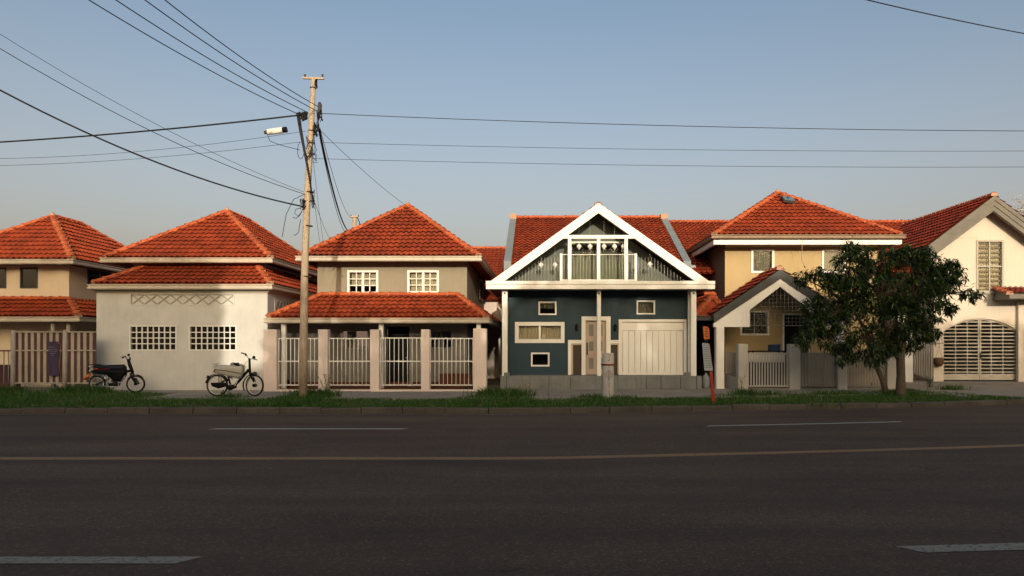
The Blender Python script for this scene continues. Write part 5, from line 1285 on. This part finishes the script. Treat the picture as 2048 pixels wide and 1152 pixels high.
for p in clumps:
    out=Vector((rr.uniform(-1,1),rr.uniform(-1,1),rr.uniform(-.2,.5))).normalized()
    for k in range(rr.randint(14,20)):
        b0=p+Vector((rr.gauss(0,.045),rr.gauss(0,.045),rr.gauss(0,.045)))
        dv=(out*.5+Vector((rr.gauss(0,.8),rr.gauss(0,.8),rr.gauss(-.45,.6)))).normalized(); L=rr.uniform(.11,.21); wd=L*rr.uniform(.10,.15)
        sd=dv.cross(Vector((rr.gauss(0,.5),rr.gauss(0,.5),1))).normalized()*wd; dn=Vector((0,0,-1))
        a=b0; m1=b0+dv*L*.45; m2=b0+dv*L*.78+dn*L*.10; e=b0+dv*L+dn*L*.25; up_=sd.cross(dv).normalized()*wd*.35
        lf.add([a,m1+sd+up_,m1,m1-sd+up_,m2+sd*.7+up_*.5,m2,m2-sd*.7+up_*.5,e],[(0,2,1),(0,3,2),(1,2,5,4),(2,3,6,5),(4,5,7),(5,6,7)])
br.build('branches',M['bark'],tr_); lf.build('crown',M['leaf'],tr_)
# ================================================================ GRASS
rg=random.Random(2)
def interp(tab,x):
    for (a,ya),(b_,yb) in zip(tab,tab[1:]):
        if a<=x<=b_: return ya+(yb-ya)*(x-a)/(b_-a)
    return tab[0][1] if x<tab[0][0] else tab[-1][1]
back=[(-24,22.3),(-12.2,22.0),(-11.2,21.0),(-10.6,19.75),(-6.6,19.75),(-6.0,20.0),(-5.5,19.6),(-2.4,19.5),(-1.6,20.6),(-.6,20.5),(0,19.5),(4.5,19.45),(5.2,20.2),(9,19.7),(10.8,20.8),(11.4,21.6),(12.3,20.6),(13.3,17.2),(13.6,15)]
hts=[(-24,.17),(-14,.17),(-11.5,.15),(-10.5,.11),(-7.6,.11),(-7.2,.18),(-6.2,.24),(-5.6,.12),(-2.6,.11),(-1.8,.22),(-.6,.20),(0,.10),(1.4,.12),(4.8,.09),(5.4,.16),(7,.11),(12,.12),(13,.10)]
gr=MB()
def blade(x,y,z,hh,wd,lean,bend):
    an=rg.random()*6.283; cx_,sx_=math.cos(an)*wd,math.sin(an)*wd; la=rg.random()*6.283; lx,ly=math.cos(la)*lean*hh,math.sin(la)*lean*hh
    gr.v+= [(x-cx_,y-sx_,z),(x+cx_,y+sx_,z),(x+lx*.4+cx_*.8,y+ly*.4+sx_*.8,z+hh*.6),(x+lx*.4-cx_*.8,y+ly*.4-sx_*.8,z+hh*.6),(x+lx,y+ly,z+hh*(1-bend))]
    b_=len(gr.v)-5; gr.f+=[[b_,b_+1,b_+2,b_+3],[b_+3,b_+2,b_+4]]; gr.mi+=[0,0]; gr.sm+=[False,False]
def vnoise(x,y): return .5+.5*math.sin(x*1.7+2.1*math.sin(y*1.3+x*.4))*math.cos(y*2.3+1.7*math.sin(x*.9))
cnt=0
while cnt<105000:
    x=rg.uniform(-19.5,13.5); ya=KY+off(x)+.15-.10*max(0,math.sin(x*2.3+math.sin(x*.7)*3)); yb=interp(back,x)+off(x)*.9
    if yb<=ya+.05: continue
    yy=ya+(yb-ya)*rg.random()**1.15
    cnt+=1
    if rg.random()>.12+.9*vnoise(x*1.5,yy*1.7) : continue
    edge=min(1,(yb-yy)/.4+.25+rg.random()*.3)
    hh=interp(hts,x)*rg.uniform(.4,1.15)*(.6+.6*vnoise(x,yy))*edge
    if yy<ya+.12: hh*=.6
    blade(x,yy,.08,hh,rg.uniform(.005,.010),rg.uniform(.1,.9),rg.uniform(0,.2))
# fringe growing over the paving and taller weeds
for x0_,y0_,n,hh in ((X(610,19.9),19.9,500,.32),(X(640,19.9),20.0,420,.34),(X(985,20.4),20.2,450,.36),(X(1030,20.4),20.3,420,.33),(X(1010,20),19.9,350,.28),(X(1490,21),20.7,320,.30),(X(1185,19.6),19.7,220,.20),(X(1243,19.6),19.6,160,.16),(X(1640,21),20.9,250,.22),(X(1540,21),20.8,200,.22),(X(1700,21),21.2,250,.2),(X(1810,21),20.8,350,.22),(X(1780,21),20.9,260,.2),(X(1870,23.5),22.6,260,.3),(X(1612,18.6),17.4,60,.12),(X(180,21.5),21.7,500,.34),(X(120,21.5),21.9,500,.3),(X(20,22),22,400,.3),(X(1425,18),18.0,120,.14),(X(470,20),19.7,260,.2)):
    for k in range(n): blade(x0_+rg.gauss(0,.28),y0_+rg.gauss(0,.12),.08,hh*rg.uniform(.4,1.15),rg.uniform(.006,.011),rg.uniform(.1,.8),rg.uniform(0,.25))
gr.build('grass',M['grass'],None,'green grass and weeds growing along the verge','grass',kind='stuff')
def weed(x,y,n,hh,label,mat='drystem'):
    mb=MB()
    for k in range(n):
        a=rg.uniform(-.5,.5); b_=rg.uniform(-.3,.3); L=hh*rg.uniform(.6,1.1); p=Vector((x+rg.gauss(0,.06),y+rg.gauss(0,.05),.08)); q_=p+Vector((a*L*.5,b_*L*.5,L*.6)); e=q_+Vector((a*L*.4,b_*L*.3,L*.4))
        mb.tube([p,q_,e],[.008,.006,.003],4)
        for j in range(5):
            c=q_.lerp(e,j/5); d_=Vector((rg.gauss(0,1),rg.gauss(0,1),rg.gauss(.5,1))).normalized()*.06; s_=d_.orthogonal().normalized()*.014
            mb.add([c,c+d_*.5+s_,c+d_,c+d_*.5-s_],[(0,1,2,3)])
    mb.build('weed',M[mat],None,label,'weed',org=(x,y,.08))
weed(X(645,21.6),21.9,14,.62,'dry pale seed stalks growing at the foot of the second pink pillar')
weed(X(1050,21.5),22.4,10,.45,'straggly weed against the left end of the blue house plinth')
weed(X(1488,22.2),22.6,8,.55,'thin dry stalks at the foot of the leftmost off white pillar')
weed(X(1868,23.4),23.6,10,.45,'dark leafy weed at the corner of the cream house driveway','leaf')
# ================================================================ ACROSS THE STREET (unseen behind the camera; house heights and added trees shaped for evening shade)
strip('far_pavement',M['paving'],lambda x:-9,lambda x:-3.2,.12,XS,kind='structure')
def back_house(xc,wd,ridge,mat,lab):
    h=thing('house',(xc,-20,.1),lab,'house')
    x0,x1=xc-wd/2,xc+wd/2; ze=ridge-2.2
    MB().box(x0+.5,x1-.5,-25,-16.5,.05,ze).build('wall',M[mat],h)
    MB().add([(x0,-25.5,ze),(x1,-25.5,ze),(x1,-16,ze),(x0,-16,ze),(x0+2,-20.7,ridge),(x1-2,-20.7,ridge)],[(1,0,4,5),(3,2,5,4),(0,3,4),(2,1,5),(0,1,2,3)]).build('roof',M['tile'],h)
    for k in range(3):
        for zz in (1.0,ze-2.1):
            xx=x0+1.2+k*(wd-3)/2.2; w_=MB().box(xx,xx+1,-16.5,-16.44,zz,zz+1.2).build('window',M['white'],h); MB().box(xx+.08,xx+.92,-16.44,-16.43,zz+.08,zz+1.12).build('pane',M['glass'],w_)
def shadow_tree(x,y,top,rad,seed,lab,N=700):  # unseen tree added to soften the shade; leaf count sets the sun leak
    h=thing('tree',(x,y,.1),lab,'tree'); r2=random.Random(seed)
    MB().tube([(x,y,0),(x+.1,y,3),(x,y,top-1.5)],[.25,.18,.06],8).build('trunk',M['bark'],h)
    mb=MB()
    for k in range(N):
        while 1:
            v_=Vector((r2.uniform(-1,1),r2.uniform(-1,1),r2.uniform(-1,1)))
            if v_.x**4+v_.y**4+v_.z**4<1: break
        p=Vector((x+v_.x*rad,y+v_.y*rad*.7,top-rad*.95+v_.z*rad)); a=Vector((r2.gauss(0,1),r2.gauss(0,1),r2.gauss(0,1))).normalized(); b_=a.orthogonal().normalized(); s_=r2.uniform(.1,.22)
        mb.add([p-a*s_,p+b_*s_*.6,p+a*s_,p-b_*s_*.6],[(0,1,2,3)])
    mb.build('crown',M['leaf'],h)

def back_house(x0,x1,ridge,mat,lab):
    h=thing('house',((x0+x1)/2,-20,.1),lab,'house'); ze=ridge-2.0
    MB().box(x0+.02,x1-.02,-25,-16.5,.05,ze).build('wall',M[mat],h)
    MB().prismx([(-25.5,ze),(-16,ze),(-20.7,ridge)],x0,x1).build('roof',M['tile'],h)
    n=max(1,int((x1-x0)/2.4))
    for k in range(n):
        for zz in (1.0,ze-2.1):
            xx=x0+(x1-x0)*(k+.5)/n-.5; w_=MB().box(xx,xx+1,-16.5,-16.44,zz,zz+1.2).build('window',M['white'],h); MB().box(xx+.08,xx+.92,-16.44,-16.43,zz+.08,zz+1.12).build('pane',M['glass'],w_)
for a in ((-30,-16,10.9,'cream_wall','tall cream house across the street furthest to the left'),(-16,-6.6,10.9,'white_wall','tall white house across the street facing the white wall'),
 (-6.6,1.4,9.4,'beige','beige house across the street facing its pink pillared neighbour'),
 (1.4,8.7,9.9,'cream_wall','cream house across the street opposite the blue house'),(8.7,15.9,10.0,'white_wall','white house across the street opposite the ochre house'),
 (15.9,34,9.3,'cream_wall','cream house across the street furthest to the right')): back_house(*a)
TL_=[(-24,12.2,2.6,1400,'leftmost added shade-casting tree across the street'),(-20.5,11.9,2.4,1300,'second added shade-casting tree from the left across the street'),(-16.8,12.0,2.4,1300,'third added shade-casting tree from the left across the street'),
(-13.2,12.1,2.4,1500,'fourth added shade-casting tree from the left across the street'),(-10.0,11.9,2.0,1300,'fifth added shade-casting tree from the left across the street'),
(-5.0,9.9,1.6,330,'sparse low added shade-casting tree across the street facing the beige house'),(-2.2,10.0,1.7,380,'sparse added shade-casting tree across the street between the beige and cream houses'),(.6,10.2,1.7,420,'sparse added shade-casting tree across the street left of the cream house'),
(3.2,11.0,1.8,600,'added shade-casting tree across the street facing the blue house door'),(5.9,11.1,1.9,620,'added shade-casting tree across the street facing the garage door'),(8.6,11.0,1.8,620,'added shade-casting tree across the street facing the dark gap'),
(11.2,11.2,1.9,700,'added shade-casting tree across the street facing the ochre porch'),(13.9,11.0,1.8,700,'added shade-casting tree across the street facing the side gate'),(16.6,10.3,1.8,450,'added shade-casting tree across the street facing the basket'),(19.3,10.2,1.8,400,'added shade-casting tree across the street facing the arched gate'),(22.5,10.3,2.0,450,'rightmost added shade-casting tree across the street')]
for k,(x,top,rad,n_,lb) in enumerate(TL_): shadow_tree(x+1.2,-14.5,top,rad,40+k,lb,int(n_*2.7))
